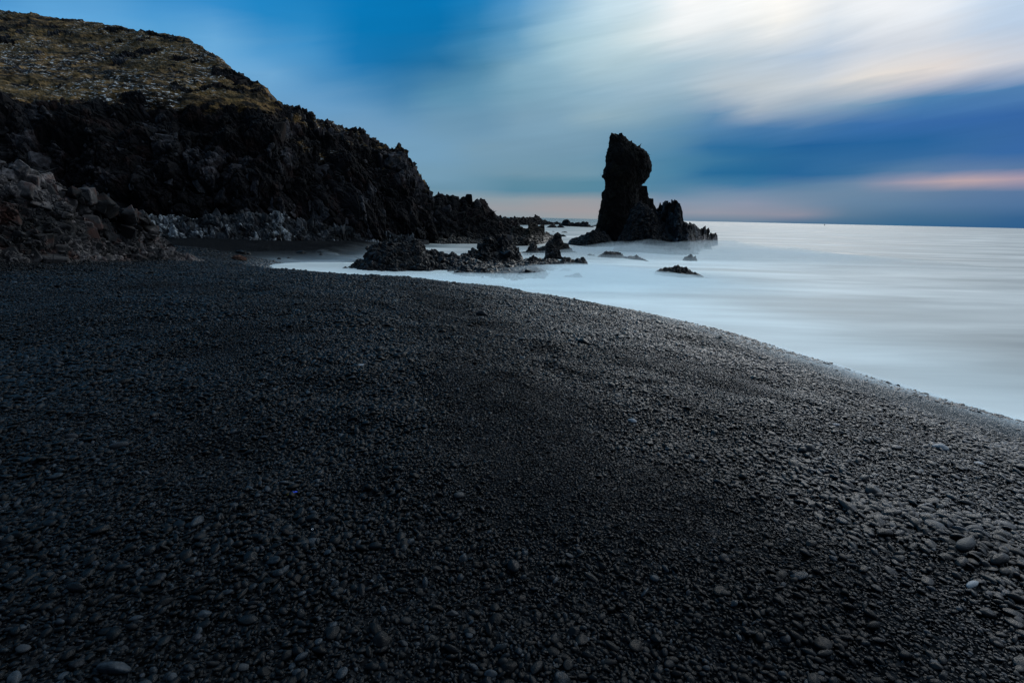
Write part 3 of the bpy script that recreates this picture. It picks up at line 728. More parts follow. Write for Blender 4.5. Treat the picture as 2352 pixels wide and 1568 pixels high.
# ---- the mist of the long swell round the rocks: one closed body of even density
def mist(blobs, dens, label, seed):
    xs = np.linspace(-9, 32, 170); ys = np.linspace(16, 56, 130)
    gx, gy = np.meshgrid(xs, ys, indexing='ij'); P = np.column_stack([gx.ravel(), gy.ravel()])
    h = sum(a * blob(P, x, y, sx, sy) for a, x, y, sx, sy in blobs)
    P3 = np.column_stack([P, np.zeros(len(P))])
    h = h * (0.9 + 0.6 * fbm(P3 * np.array([0.3, 0.45, 1]), 4, seed)) - 0.02
    d = shore_dist(P); h *= sstep(0.3, -1.2, d)
    ed = np.minimum.reduce([P[:, 0] + 9, 32 - P[:, 0], P[:, 1] - 16, 56 - P[:, 1]])
    h = np.maximum(h * sstep(0, 3, ed), 0.0) + 0.012
    n = len(P); top = np.column_stack([P, h]); bot = np.column_stack([P, np.full(n, 0.006)])
    F = grid_faces(len(xs), len(ys))
    nx, ny = len(xs), len(ys)
    rim = [i * ny for i in range(nx)] + [(nx - 1) * ny + j for j in range(1, ny)] + [i * ny + ny - 1 for i in range(nx - 2, -1, -1)] + [j for j in range(ny - 2, 0, -1)]
    rim = np.array(rim); r2 = np.roll(rim, -1)
    FS = np.column_stack([rim, r2, r2 + n, rim + n])
    m, t = new_mat('spray_mist')
    vol = t.n('ShaderNodeVolumePrincipled'); vol.inputs['Color'].default_value = c4(0.88, 0.97, 1.0); vol.inputs['Density'].default_value = dens
    vol.inputs['Anisotropy'].default_value = 0.0
    o = t.n('ShaderNodeOutputMaterial'); t.put(o.inputs['Volume'], vol.outputs[0])
    me = mesh_np('mist', np.vstack([top, bot]), np.vstack([F, F[:, ::-1] + n, FS]), m, True)
    ob = link('sea_mist', me)
    tag(ob, label, None, None, 'stuff')
mist([(0.50, 1380, 640, 5, 3.8), (0.26, 1180, 655, 4, 2.2), (0.18, 960, 645, 4.5, 1.3), (0.24, 1290, 612, 3, 3.5)], 0.45, 'low white spray mist lying on the water around the reef rocks', 700)
mist([(0.80, 1600, 586, 9, 5), (0.5, 1740, 592, 8, 6), (0.4, 1430, 588, 5, 5)], 0.15, 'thin white spray mist around the foot of the sea stack', 733)

# ------------------------------------------------------------------ pebbles
def pebble_mesh(seed, sub, mat):
    import bmesh
    bm = bmesh.new(); bmesh.ops.create_icosphere(bm, subdivisions=sub, radius=1.0)
    V = np.array([v.co[:] for v in bm.verts]); F = np.array([[v.index for v in f.verts] for f in bm.faces]); bm.free()
    r = np.random.default_rng(seed)
    n = fbm(V * 0.8 + seed * 3.7, 2, seed)
    V = V * (1 + 0.30 * n)[:, None]
    e = r.uniform(0.85, 1.25)
    V = np.sign(V) * np.abs(V) ** e
    ax = np.array([1.0, r.uniform(0.45, 0.92), r.uniform(0.32, 0.6)])
    if seed % 4 == 3:     # a few are chipped flat on one side
        pl = V[:, 0] * 0.8 + V[:, 2] * 0.6
        V -= (np.maximum(pl - 0.55, 0) * 0.85)[:, None] * np.array([0.8, 0, 0.6])
    return mesh_np('pebble', V * ax, F, mat, True)

src = bpy.data.collections.new('pebble_shapes')
NS = 10
for k in range(NS):
    o = bpy.data.objects.new('pebble_shape_%02d' % k, pebble_mesh(k, 2, M_PEB)); src.objects.link(o)
NEAR = [pebble_mesh(k, 3, M_PEB) for k in range(NS)]
NEAR_PALE = [pebble_mesh(k + 20, 3, M_PALE) for k in range(4)]
NEAR_MID = [pebble_mesh(k + 30, 3, M_MIDP) for k in range(4)]

def project(P):
    q = (P - CAM) @ R3
    return W_ / 2 + FPX * q[:, 0] / -q[:, 2], H_ / 2 - FPX * q[:, 1] / -q[:, 2], -q[:, 2]

def scatter():
    out_p, out_r = [], []
    bands = [(0.3, 3.4, 0.0155, 0), (0.3, 3.4, 0.027, 1), (3.4, 6.5, 0.019, 0), (3.4, 6.5, 0.029, 1), (6.5, 11, 0.024, 0), (6.5, 11, 0.036, 1), (11, 17, 0.040, 1), (17, 27, 0.058, 1)]
    for y0, y1, cell, lay in bands:
        ys = np.arange(y0 - .0, y1, cell)
        W = y1 * 1.15 + 2.0
        xs = np.arange(-W, W, cell)
        gx, gy = np.meshgrid(xs, ys)
        P = np.column_stack([gx.ravel(), gy.ravel()]) + rng.uniform(-0.5, 0.5, (gx.size, 2)) * cell
        P = P[np.abs(P[:, 0]) < P[:, 1] * 1.15 + 1.9]
        d = shore_dist(P)
        k = (d > -0.06); P = P[k]; d = d[k]
        P3 = np.column_stack([P, np.zeros(len(P))])
        patch = fbm(P3 * 0.7, 3, 800) + 0.28 * np.sin(d * 2.4 + 2.0 * fbm(P3 * 0.5, 2, 805))
        patch2 = fbm(P3 * 2.3 + 40, 3, 810)
        if lay and y0 < 11:
            q = rng.random(len(P)) < 0.62 + 0.9 * patch + 0.5 * patch2; P = P[q]; d = d[q]; P3 = P3[q]; patch = patch[q]
        med = cell * (0.54 if lay else 0.56) * (1.0 + 0.30 * patch) * (1 + (0.38 if lay else 0.0) * sstep(0.9, 2.2, P[:, 0]) * sstep(4.5, 3.0, P[:, 1]))
        r = med * np.exp(rng.normal(0, 0.30, len(P)))
        big = rng.random(len(P)) < (0.025 if lay else 0.002) * (1 + 1.2 * np.clip(patch, -0.6, 1))
        r = np.where(big, med * rng.uniform(1.5, 2.3, len(P)), r)
        z = ground_z(P, d) + r * rng.uniform(-0.15, 0.42, len(P)) + (0.006 if lay else 0.0)
        out_p.append(np.column_stack([P, z])); out_r.append(r)
    return np.vstack(out_p), np.concatenate(out_r)
PP, PR = scatter()
n = len(PP)
print('pebbles', n)
rot = np.column_stack([rng.normal(0, 0.33, n), rng.normal(0, 0.33, n), rng.uniform(0, 2 * np.pi, n)])
idx = rng.integers(0, NS, n)
scl = PR[:, None] * np.column_stack([rng.uniform(0.95, 1.3, n), rng.uniform(0.85, 1.1, n), rng.uniform(0.85, 1.25, n)])

# pebbles measured one by one: x, y, width in the measured frame, tone, label
NAMED = [
 (825, 841, 20, 2, 'pale blue grey flat pebble, the brightest stone on the middle of the beach'),
 (2160, 1029, 32, 2, 'bright wet pale pebble just below the edge of the wash at the right'),
 (2216, 1252, 62, 1, 'long pale domed cobble near the right edge, above a large dark one'),
 (2205, 1238, 44, 0, 'dark domed cobble touching the upper side of the long pale cobble'),
 (2292, 1286, 64, 0, 'large low black cobble right below the long pale cobble'),
 (1109, 722, 26, 1, 'dark round cobble sitting on the crest of the beach below the reef'),
 (1106, 731, 12, 1, 'small grey pebble directly below the round cobble on the crest'),
 (1341, 786, 27, 0, 'black smooth cobble alone on fine gravel near the white water edge'),
 (2232, 1343, 36, 2, 'shiny pale wedge shaped pebble below the long pale cobble'),
 (2004, 1436, 36, 0, 'flat dark grey oval cobble in the lower right of the beach'),
 (2016, 1470, 30, 0, 'dark oval cobble just below the flat dark grey oval one'),
 (2324, 1409, 44, 0, 'rounded dark cobble at the right edge above the lower corner'),
 (2268, 1411, 36, 0, 'black oval cobble just left of the rounded cobble at the right edge'),
 (1452, 967, 20, 2, 'light grey pebble on the dark slope left of the fine gravel band'),
 (948, 882, 21, 1, 'flat dark grey disc pebble right of the small pale one in mid beach'),
 (908, 866, 16, 1, 'small pale oval pebble right of and below the brightest stone'),
 (728, 893, 20, 1, 'elongated bluish pebble with a tapered right end in mid beach'),
 (135, 837, 26, 1, 'flat pale pebble alone far up the left side of the beach'),
 (275, 1024, 34, 1, 'long slanting grey pebble in the left part of the beach'),
 (164, 1004, 27, 1, 'grey pointed pebble above and left of the long slanting one'),
 (594, 1233, 34, 0, 'large dark pitted cobble with wet specks below the blue scrap'),
 (719, 1223, 13, 0, 'dark round pebble that carries the tiny white ring'),
 (862, 1256, 32, 0, 'large smooth black cobble in the hollow at lower centre'),
 (1002, 1308, 28, 0, 'dark blunt cobble on the far side of the hollow at lower centre'),
 (855, 1531, 33, 0, 'big rounded dark cobble near the bottom edge, left of centre'),
 (1040, 1410, 28, 1, 'round grey speckled cobble right of lower centre'),
 (1055, 1138, 24, 1, 'oval grey cobble at the centre of the beach'),
 (1079, 1452, 30, 0, 'angular dark cobble below the round speckled one'),
 (724, 1146, 21, 1, 'smooth light oval pebble right of the blue scrap'),
 (926, 1478, 25, 1, 'angular grey pebble with a flat face near the bottom centre'),
 (558, 1533, 26, 1, 'rounded grey pebble near the bottom edge below the left third'),
 (923, 1356, 29, 0, 'long dark wedge pebble at lower centre'),
 (55, 1490, 36, 1, 'grey oval cobble in the bottom left corner'),
 (262, 1535, 70, 0, 'long brownish flat cobble at the bottom edge on the left'),
 (1920, 976, 18, 2, 'pale pebble on fine gravel just inland of the wash, right of centre'),
 (2248, 1064, 20, 2, 'pale pebble right of and below the bright wet one'),
 (2057, 1028, 26, 1, 'grey flat pebble left of the bright wet one near the wash'),
 (1450, 733, 10, 2, 'tiny white pebble at the very edge of the white water'),
]
blockers = []
for i, (x, y, w, tone, lb) in enumerate(NAMED):
    h = ground_hit(x, y + w * 0.1); dep = h[1] * math.cos(PITCH) + (CAM[2] - h[2]) * math.sin(PITCH)
    rad = w / 2 * dep / FPX
    mesh = (NEAR, NEAR_MID, NEAR_PALE)[tone]; me = mesh[i % len(mesh)]
    o = link('pebble', me)
    o.location = (h[0], h[1], h[2] + rad * 0.34)
    o.scale = (rad * 1.06, rad * (1.0 if y < 1200 else 0.95), rad * 1.0)
    o.rotation_euler = (rng.normal(0, .08), rng.normal(0, .08), rng.uniform(-0.5, 0.5))
    if 'long' in lb: o.scale[1] *= 0.6
    if w > 55: o.scale[2] *= 0.75
    tag(o, lb, 'cobble' if 'cobble' in lb else 'pebble')
    o.name = 'cobble' if 'cobble' in lb else 'pebble'
    blockers.append((h[0], h[1], rad))
B = np.array(blockers)
keep = np.ones(n, bool)
for bx, by, br in B:
    dd = np.hypot(PP[:, 0] - bx, PP[:, 1] - by)
    keep &= ~((dd < br * 0.85) & (PR > br * 0.25)) 
# the largest in view become objects of their own
px, py, dep = project(PP)
inv = keep & (px > 0) & (px < W_) & (py > 0) & (py < H_) & (dep > 0.5)
show = np.where(inv, PR / dep, 0)
top = np.argsort(-show)[:300 - len(NAMED)]
for q in top:
    o = link('pebble', NEAR[idx[q]])
    o.location = PP[q]; o.rotation_euler = rot[q] * np.array([.6, .6, 1]); o.scale = scl[q]
    tag(o, 'smooth black sea worn pebble among thousands alike in the nearest part of the beach', 'pebble', 'larger pebbles in the nearest part of the beach')
keep[top] = False
PPk, rk, sk, ik = PP[keep], rot[keep], scl[keep], idx[keep]
me = bpy.data.meshes.new('pebble_points')
me.vertices.add(len(PPk)); me.vertices.foreach_set('co', PPk.astype(np.float32).ravel())
a = me.attributes.new('prot', 'FLOAT_VECTOR', 'POINT'); a.data.foreach_set('vector', rk.astype(np.float32).ravel())
a = me.attributes.new('pscl', 'FLOAT_VECTOR', 'POINT'); a.data.foreach_set('vector', sk.astype(np.float32).ravel())
a = me.attributes.new('pidx', 'INT', 'POINT'); a.data.foreach_set('value', ik.astype(np.int32))
me.update(); me.materials.append(M_PEB)
peb = tag(link('pebbles', me), 'black sea worn pebbles covering the whole beach', None, None, 'stuff')
ng = bpy.data.node_groups.new('scatter_pebbles', 'GeometryNodeTree')
ng.interface.new_socket('Geometry', in_out='INPUT', socket_type='NodeSocketGeometry')
ng.interface.new_socket('Geometry', in_out='OUTPUT', socket_type='NodeSocketGeometry')
gi = ng.nodes.new('NodeGroupInput'); go = ng.nodes.new('NodeGroupOutput')
mp = ng.nodes.new('GeometryNodeMeshToPoints')
ip = ng.nodes.new('GeometryNodeInstanceOnPoints'); ip.inputs['Pick Instance'].default_value = True
ci = ng.nodes.new('GeometryNodeCollectionInfo'); ci.inputs['Collection'].default_value = src
ci.inputs['Separate Children'].default_value = True; ci.inputs['Reset Children'].default_value = True
def nattr(nm, ty):
    q = ng.nodes.new('GeometryNodeInputNamedAttribute'); q.data_type = ty; q.inputs['Name'].default_value = nm; return q
a1, a2, a3 = nattr('prot', 'FLOAT_VECTOR'), nattr('pscl', 'FLOAT_VECTOR'), nattr('pidx', 'INT')
er = ng.nodes.new('FunctionNodeEulerToRotation')
L = ng.links.new
L(gi.outputs[0], mp.inputs['Mesh']); L(mp.outputs[0], ip.inputs['Points']); L(ci.outputs[0], ip.inputs['Instance'])
L(a1.outputs[0], er.inputs[0]); L(er.outputs[0], ip.inputs['Rotation']); L(a2.outputs[0], ip.inputs['Scale']); L(a3.outputs[0], ip.inputs['Instance Index'])
L(ip.outputs[0], go.inputs[0])
md = peb.modifiers.new('scatter', 'NODES'); md.node_group = ng

# ---- boulders lying on the dark sand of the cove and along the wash
M_RED = rock_mat('rusty_boulder_rock', (0.03, 0.016, 0.011), (0.08, 0.034, 0.02), (0.1, 0.05, 0.03), 0.4, 0.8, False)
BOULD = [
 (543, 597, 36, 0.36, M_RED, 'low rusty red boulder on the dark sand of the cove'),
 (551, 583, 26, 0.42, M_STACK, 'black boulder behind the rusty red one in the cove'),
 (567, 584, 16, 0.40, M_STACK, 'smaller black boulder touching the right side of the black one'),
 (689, 583, 23, 0.34, M_STACK, 'ragged dark boulder on the wet sand near the cliff foot'),
 (737, 586, 9, 0.5, M_STACK, 'small black boulder alone on the wet sand of the cove'),
 (640, 596, 9, 0.55, M_LEDGE, 'small pale boulder just above the tip of the white swash'),
 (662, 593, 9, 0.35, M_STACK, 'flat dark stone right of the small pale boulder'),
 (957, 653, 9, 0.6, M_STACK, 'small dark boulder on the near edge of the white swash'),
 (1192, 669, 10, 0.55, M_STACK, 'small dark boulder showing through the wash below the reef'),
]
def boulder(x, y, w, hr, mat, lb, i):
    import bmesh
    h = ground_hit(x, y); dep = h[1]
    rad = w / 2 * dep / FPX
    bm = bmesh.new(); bmesh.ops.create_icosphere(bm, subdivisions=4, radius=1.0)
    V = np.array([v.co[:] for v in bm.verts]); F = np.array([[v.index for v in f.verts] for f in bm.faces]); bm.free()
    V = V * (1 + rock_disp(V, 0.8, 900 + i * 7, 0.9) * 0.8)[:, None] * np.array([1, 0.8, hr * 1.5])
    me = mesh_np('boulder', V * rad, F, mat, False)
    o = link('boulder', me, None, (h[0], h[1] + rad * 0.5, max(h[2], 0) + rad * hr * 0.25))
    tag(o, lb, 'boulder', 'boulders on the sand and in the wash')
for i, b in enumerate(BOULD): boulder(*b, i)

# ---- scrap of blue and yellow plastic, and a tiny white ring
def plain(name, col, rough):
    m, t = new_mat(name)
    tc = t.n('ShaderNodeTexCoord')
    c = t.mix(t.noise(tc.outputs['Object'], 40, 3), c4(*col), c4(*[v * 0.7 for v in col]))
    b = t.n('ShaderNodeBsdfPrincipled'); t.put(b.inputs['Base Color'], c); b.inputs['Roughness'].default_value = rough
    finish(t, b); return m
M_BLUE = plain('blue_plastic', (0.03, 0.06, 0.62), 0.35); M_YEL = plain('yellow_plastic', (0.62, 0.6, 0.03), 0.35); M_WHITE = plain('white_shell', (0.75, 0.78, 0.8), 0.3)
def strip(name, pts, width, th, mat, parent=None, loc=None):
    """a bent strip of real thickness"""
    pts = np.array(pts, float); n = len(pts); V = []
    for k, p in enumerate(pts):
        t = pts[min(k + 1, n - 1)] - pts[max(k - 1, 0)]; t /= np.linalg.norm(t)
        s = np.cross(t, [0, 0, 1]); s /= max(np.linalg.norm(s), 1e-6); u = np.cross(s, t)
        w = width[k] / 2
        for a, b in ((-w, -th / 2), (w, -th / 2), (w, th / 2), (-w, th / 2)): V.append(p + s * a + u * b)
    F = [[k * 4 + j, k * 4 + (j + 1) % 4, k * 4 + 4 + (j + 1) % 4, k * 4 + 4 + j] for k in range(n - 1) for j in range(4)]
    F += [[3, 2, 1, 0], [n * 4 - 4, n * 4 - 3, n * 4 - 2, n * 4 - 1]]
    return link(name, mesh_np(name, V, F, mat), parent, loc)
h = ground_hit(672, 1139)
e = bpy.data.objects.new('plastic_scrap', None); COL.objects.link(e); e.location = (h[0], h[1], h[2] + 0.014); e.empty_display_size = 0.02
tag(e, 'small crumpled scrap of blue plastic with a yellow tail lying on the pebbles', 'plastic scrap')
strip('blue_sheet', [(-0.014, 0.0, 0.0), (-0.006, 0.004, 0.006), (0.004, 0.006, 0.004), (0.014, 0.008, 0.009), (0.024, 0.012, 0.006)], [0.008, 0.022, 0.02, 0.014, 0.003], 0.0012, M_BLUE, e)
strip('yellow_tail', [(-0.024, -0.014, 0.001), (-0.018, -0.009, 0.004), (-0.011, -0.003, 0.004), (-0.004, 0.002, 0.002)], [0.001, 0.006, 0.007, 0.005], 0.0012, M_YEL, e)
h = ground_hit(719, 1223)
bpy.ops.mesh.primitive_torus_add(major_radius=0.0042, minor_radius=0.0012, major_segments=24, minor_segments=8, location=(h[0], h[1] - 0.004, h[2] + 0.022), rotation=(0.5, 0.1, 0))
o = bpy.context.object; o.name = 'ring'; o.data.name = 'ring'; o.data.materials.append(M_WHITE); o.scale = (1, 0.8, 1)
tag(o, 'tiny white ring lying on a dark round pebble below the blue scrap', 'ring')

# ---- tiny boat on the horizon
def boat():
    P = on_plane(1894, 519.0); s = 1.0
    Y = 900.0; P = at_depth(1894, 517.0, Y); 
    e = bpy.data.objects.new('fishing_boat', None); COL.objects.link(e); e.location = (P[0], Y, 0); e.rotation_euler = (0, 0, 0.5); e.scale = (0.45, 0.45, 0.5)
    tag(e, 'tiny dark boat on the horizon, right of the sea stack', 'boat')
    m = plain('dark_hull_paint', (0.02, 0.05, 0.06), 0.6)
    xs = np.linspace(-3.4, 3.4, 12); V = []; 
    for x in xs:
        w = 1.1 * (1 - (abs(x) / 3.5) ** 3); k = 0.35 * (x / 3.4) ** 2
        V += [(x, -w, 1.3 + k), (x, -w * 0.6, -0.4), (x, w * 0.6, -0.4), (x, w, 1.3 + k)]
    F = [[k * 4 + j, k * 4 + j + 4, k * 4 + 4 + (j + 1) % 4, k * 4 + (j + 1) % 4] for k in range(11) for j in range(4)] + [[0, 1, 2, 3], [47, 46, 45, 44]]
    link('hull', mesh_np('hull', V, F, m), e)
    def bx(nm, a, b):
        V = [(x, y, z) for x in (a[0], b[0]) for y in (a[1], b[1]) for z in (a[2], b[2])]
        link(nm, mesh_np(nm, V, [[0, 1, 3, 2], [4, 6, 7, 5], [0, 4, 5, 1], [2, 3, 7, 6], [0, 2, 6, 4], [1, 5, 7, 3]], m), e)
    bx('wheelhouse', (-1.6, -0.8, 1.31), (0.4, 0.8, 3.4)); bx('mast', (0.9, -0.08, 1.31), (1.06, 0.08, 5.4))
boat()

# ------------------------------------------------------------------ sky
def s2l(v):
    v = np.asarray(v, float) / 255
    return np.where(v <= 0.04045, v / 12.92, ((v + 0.055) / 1.055) ** 2.4)
SKY = [  # x, y, r, g, b in the measured frame
 (0, -10, 70, 145, 205), (200, 0, 80, 152, 208), (400, 0, 55, 140, 202), (600, 0, 20, 128, 195), (800, 0, 5, 122, 188), (1000, 0, 2, 118, 182), (1100, 0, 25, 125, 185), (1200, 0, 80, 150, 200),
 (1300, 0, 135, 182, 214), (1420, 0, 200, 225, 238), (1550, 0, 255, 255, 255), (1800, 0, 268, 266, 262), (2000, 0, 262, 260, 258), (2150, 0, 235, 240, 246), (2350, 0, 190, 212, 235),
 (150, 30, 100, 168, 218), (450, 60, 80, 158, 212), (650, 60, 45, 138, 198), (850, 60, 5, 118, 180), (1000, 60, 5, 114, 175), (1100, 60, 40, 125, 178), (1200, 60, 100, 158, 195), (1320, 60, 165, 202, 220), (1450, 60, 215, 230, 235),
 (1600, 50, 245, 247, 247), (1800, 50, 248, 247, 243), (1950, 50, 215, 225, 235), (2100, 50, 190, 205, 225), (2250, 40, 205, 218, 232), (2350, 60, 185, 205, 228),
 (500, 110, 110, 172, 218), (650, 120, 80, 152, 204), (800, 110, 25, 120, 180), (930, 110, 5, 108, 168), (1050, 110, 35, 118, 168), (1150, 110, 85, 142, 178), (1300, 110, 160, 195, 210), (1450, 110, 200, 218, 222),
 (1600, 110, 205, 218, 225), (1750, 110, 185, 202, 218), (1900, 110, 180, 198, 218), (2050, 110, 205, 212, 222), (2200, 110, 228, 226, 226), (2350, 110, 225, 225, 228),
 (620, 170, 110, 168, 212), (750, 170, 75, 142, 192), (870, 170, 30, 112, 168), (980, 170, 35, 112, 162), (1100, 170, 80, 138, 172), (1250, 170, 140, 178, 198), (1400, 170, 170, 198, 210), (1550, 170, 165, 192, 208),
 (1700, 170, 175, 195, 208), (1850, 170, 200, 208, 215), (2000, 170, 232, 226, 220), (2150, 170, 228, 220, 216), (2350, 165, 190, 195, 212),
 (750, 230, 105, 158, 200), (900, 230, 80, 135, 175), (1050, 230, 95, 145, 175), (1200, 230, 120, 162, 185), (1350, 230, 140, 175, 195), (1500, 230, 150, 180, 198), (1650, 230, 185, 196, 204), (1800, 235, 222, 214, 206),
 (1950, 232, 220, 208, 204), (2060, 222, 180, 185, 200), (2200, 212, 105, 140, 182), (2350, 202, 95, 130, 178), (1950, 256, 90, 132, 174), (2080, 246, 70, 120, 172), (2200, 242, 58, 108, 168), (2350, 232, 60, 108, 168),
 (850, 280, 110, 155, 190), (1050, 290, 110, 152, 180), (1250, 280, 125, 162, 185), (1400, 272, 145, 175, 190), (1500, 285, 120, 158, 182), (1650, 285, 85, 132, 172), (1800, 280, 75, 122, 170), (2000, 280, 65, 110, 168), (2200, 270, 60, 102, 165), (2350, 280, 62, 100, 162),
 (950, 340, 115, 158, 188), (1150, 340, 118, 155, 178), (1350, 340, 115, 152, 175), (1540, 330, 85, 135, 168), (1700, 330, 35, 105, 155), (1850, 330, 25, 95, 152), (2050, 330, 42, 98, 155), (2200, 340, 62, 105, 160), (2350, 340, 62, 102, 162),
 (1000, 400, 115, 155, 180), (1200, 400, 112, 148, 168), (1350, 400, 112, 150, 170), (1540, 395, 70, 128, 162), (1700, 400, 28, 102, 150), (1850, 395, 30, 98, 150), (2000, 395, 60, 108, 155), (2120, 400, 110, 130, 165), (2250, 390, 105, 125, 165), (2350, 390, 95, 118, 160),
 (1050, 435, 105, 145, 168), (1200, 430, 88, 135, 158), (1350, 430, 85, 135, 158), (1540, 430, 75, 128, 160), (1700, 430, 60, 118, 158), (1850, 425, 80, 122, 158), (2000, 425, 115, 135, 165), (2150, 418, 165, 155, 172), (2250, 412, 192, 168, 170), (2350, 412, 168, 152, 170), (2150, 375, 55, 105, 155), (2300, 370, 62, 106, 158),
 (1150, 462, 140, 155, 165), (1300, 465, 150, 155, 162), (1600, 455, 130, 148, 170), (1750, 455, 138, 148, 170), (1900, 455, 118, 136, 162), (2050, 460, 102, 126, 158), (2200, 455, 96, 120, 156), (2350, 455, 86, 113, 156),
 (1180, 488, 152, 154, 160), (1320, 488, 158, 154, 158), (1650, 485, 145, 150, 165), (1800, 488, 138, 142, 160), (1950, 490, 100, 122, 150), (2100, 495, 78, 110, 145), (2350, 500, 58, 96, 142),
 (1200, 500, 142, 154, 162), (1350, 502, 148, 155, 160), (1650, 506, 100, 128, 152), (1850, 512, 72, 110, 142), (2050, 517, 60, 102, 140), (2350, 523, 52, 92, 138),
]
pts = []
for x, y, r, g, b in SKY:
    d = ray(x, y); d = d / np.linalg.norm(d)
    if x > 1850 and y > 200 and r < 150: r -= 10
    pts.append((math.degrees(math.atan2(d[0], d[1])), math.degrees(math.asin(d[2])), *s2l((r, g, b))))
# the rest of the sky, out of view: bright patches added to light foam and pebbles, overhead and behind dimmed
for az, el, col in [(-60, 5, (.16, .3, .45)), (-60, 25, (.14, .33, .58)), (-90, 5, (.06, .10, .15)), (-90, 30, (.07, .14, .24)), (180, 5, (.04, .06, .09)), (-180, 5, (.04, .06, .09)), (180, 30, (.06, .10, .16)), (-180, 30, (.06, .10, .16)),
                    (-130, 5, (.04, .06, .09)), (-130, 30, (.06, .10, .17)), (130, 5, (.06, .08, .12)), (130, 30, (.10, .14, .20)), (90, 5, (.10, .15, .26)), (95, 30, (.5, .6, .7)), (60, 5, (.10, .18, .34)), (60, 15, (.9, 1.05, 1.3)), (60, 30, (3.2, 3.5, 3.8)), (78, 26, (1.8, 2.0, 2.3)), (78, 45, (1.4, 1.6, 1.8)),
                    (25, 30, (2.6, 2.55, 2.45)), (25, 41, (2.7, 2.9, 2.95)), (8, 40, (.75, 1.0, 1.15)), (50, 40, (2.2, 2.4, 2.5)), (-20, 40, (.03, .22, .5)), (-40, 45, (.06, .24, .5)), (0, 60, (.26, .42, .6)), (60, 60, (.7, .85, 1.0)), (-60, 60, (.10, .24, .42)),
                    (120, 60, (.2, .28, .42)), (-120, 60, (.14, .24, .38)), (180, 60, (.18, .28, .42)), (-180, 60, (.18, .28, .42)), (0, 90, (.18, .30, .46)), (90, 90, (.18, .30, .46)), (-90, 90, (.18, .30, .46)), (180, 90, (.18, .30, .46)), (-180, 90, (.18, .30, .46))]:
    pts.append((az, el, *col))
pts = np.array(pts)
EL = [-1, 0.0, 0.8, 1.8, 2.8, 3.7, 4.6, 5.8, 7.0, 8.4, 10.0, 12.2, 14.5, 17, 20, 24, 30, 42, 60, 90]
AZ = np.array([-180, -110, -75, -55] + list(np.arange(-44, 48.1, 4.0)) + [60, 80, 120, 180])
def sky_at(az, el):
    se = 3.2 if el < 28 else 9.0
    sz = 4.0
    far_ = np.hypot((pts[:, 0] - az) / sz, (pts[:, 1] - el) / (0.42 * (1 + el / 6.0)))
    w = 1 / (far_ ** 5 + 0.004)
    return ((pts[:, 2:5] ** (1 / 2.4)) * w[:, None]).sum(0) ** 2.4 / w.sum() ** 2.4

world = bpy.data.worlds.new('World'); scene.world = world; world.use_nodes = True
t = NT(world.node_tree)
tc = t.n('ShaderNodeTexCoord'); sp = t.n('ShaderNodeSeparateXYZ', i0=tc.outputs['Generated'])
az = t.m('MULTIPLY', t.m('ARCTAN2', sp.outputs[0], sp.outputs[1]), 180 / math.pi)
el = t.m('MULTIPLY', t.m('ARCSINE', sp.outputs[2]), 180 / math.pi)
cv = t.n('ShaderNodeCombineXYZ'); t.put(cv.inputs[0], t.m('MULTIPLY', az, 0.045)); t.put(cv.inputs[1], t.m('SUBTRACT', t.m('MULTIPLY', el, 0.30), t.m('MULTIPLY', az, 0.055)))
nz = t.noise(cv.outputs[0], 1.0, 5, 0.55, 0.3)
cv2 = t.n('ShaderNodeCombineXYZ'); t.put(cv2.inputs[0], t.m('MULTIPLY', az, 0.06)); t.put(cv2.inputs[1], t.m('SUBTRACT', t.m('MULTIPLY', el, 0.55), t.m('MULTIPLY', az, 0.09)))
nz2 = t.noise(cv2.outputs[0], 1.0, 4, 0.5, 0.5)
damp = t.rng(el, 0, 12, 0.15, 1, False)
elw = t.m('ADD', el, t.m('MULTIPLY', damp, t.m('ADD', t.m('MULTIPLY', t.m('SUBTRACT', nz, 0.5), 2.6), t.m('MULTIPLY', t.m('SUBTRACT', nz2, 0.5), 1.1))))
azw = t.m('ADD', az, t.m('MULTIPLY', t.m('SUBTRACT', nz2, 0.5), 4.0))
azf = t.m('DIVIDE', t.m('ADD', azw, 180.0), 360.0)
cur = None
for i, e_ in enumerate(EL):
    rp = t.n('ShaderNodeValToRGB'); t.put(rp.inputs[0], azf); cr = rp.color_ramp; cr.interpolation = 'LINEAR'
    for k, A in enumerate(AZ):
        pos = (A + 180) / 360
        el_ = cr.elements[0] if k == 0 else (cr.elements[1] if k == len(AZ) - 1 else None)
        if el_ is None: el_ = cr.elements.new(pos)
    cr.elements[0].position = 0
    for k, A in enumerate(AZ):
        c = sky_at(A, e_)
        cr.elements[k].position = (A + 180) / 360; cr.elements[k].color = c4(*c)
    if cur is None: cur = rp.outputs[0]
    else: cur = t.mix(t.rng(elw, EL[i - 1], e_, 0, 1, False), cur, rp.outputs[0])
streak = t.m('ADD', 1.0, t.m('MULTIPLY', t.m('MULTIPLY', damp, t.m('SUBTRACT', nz2, 0.5)), 0.18))
sv = t.n('ShaderNodeCombineXYZ', i0=streak, i1=streak, i2=streak)
cur = t.mix(1.0, cur, sv.outputs[0], 'MULTIPLY')
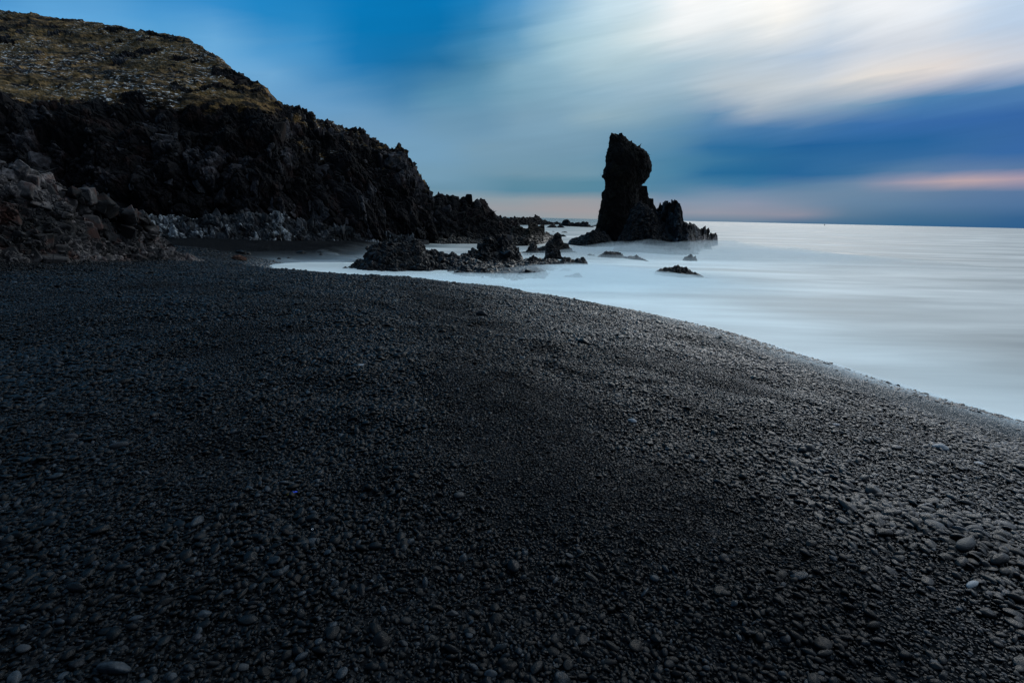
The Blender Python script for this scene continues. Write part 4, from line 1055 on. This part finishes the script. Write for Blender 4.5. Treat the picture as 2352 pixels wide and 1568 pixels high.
cv3 = t.n('ShaderNodeCombineXYZ'); t.put(cv3.inputs[0], t.m('MULTIPLY', az, 0.12)); t.put(cv3.inputs[1], t.m('SUBTRACT', t.m('MULTIPLY', el, 1.9), t.m('MULTIPLY', az, 0.24)))
nz3 = t.noise(cv3.outputs[0], 1.0, 5, 0.6, 0.3)
gate = t.m('MULTIPLY', t.rng(az, -12, 12, 0, 1), damp)
s3 = t.m('ADD', 1.0, t.m('MULTIPLY', t.m('MULTIPLY', gate, t.m('SUBTRACT', nz3, 0.5)), 0.15))
cur = t.mix(1.0, cur, t.n('ShaderNodeCombineXYZ', i0=s3, i1=s3, i2=s3).outputs[0], 'MULTIPLY')
bg1 = t.n('ShaderNodeBackground'); t.put(bg1.inputs[0], cur); bg1.inputs[1].default_value = 0.99
SUN_AZ, SUN_EL = 27.0, 25.0
ns = t.n('ShaderNodeTexSky'); ns.sky_type = 'NISHITA'; ns.sun_disc = False; ns.sun_elevation = R(SUN_EL); ns.sun_rotation = R(SUN_AZ)
bg2 = t.n('ShaderNodeBackground'); t.put(bg2.inputs[0], ns.outputs[0]); bg2.inputs[1].default_value = 0.0003
ad = t.n('ShaderNodeAddShader'); t.put(ad.inputs[0], bg1.outputs[0]); t.put(ad.inputs[1], bg2.outputs[0])
ow = t.n('ShaderNodeOutputWorld'); t.put(ow.inputs[0], ad.outputs[0])

sd = bpy.data.lights.new('sun', 'SUN'); sd.energy = 0.7; sd.angle = R(24); sd.color = (1.0, 0.97, 0.93)
so = bpy.data.objects.new('sun', sd); COL.objects.link(so)
v = Vector((math.sin(R(SUN_AZ)) * math.cos(R(SUN_EL)), math.cos(R(SUN_AZ)) * math.cos(R(SUN_EL)), math.sin(R(SUN_EL))))
so.rotation_euler = v.to_track_quat('Z', 'Y').to_euler()

scene.view_settings.view_transform = 'Standard'; scene.view_settings.look = 'None'
scene.view_settings.exposure = 0; scene.view_settings.gamma = 1
scene.cycles.use_denoising = True
scene.cycles.max_bounces = 6; scene.cycles.volume_bounces = 4; scene.cycles.transparent_max_bounces = 12
scene.cycles.diffuse_bounces = 3; scene.cycles.glossy_bounces = 3
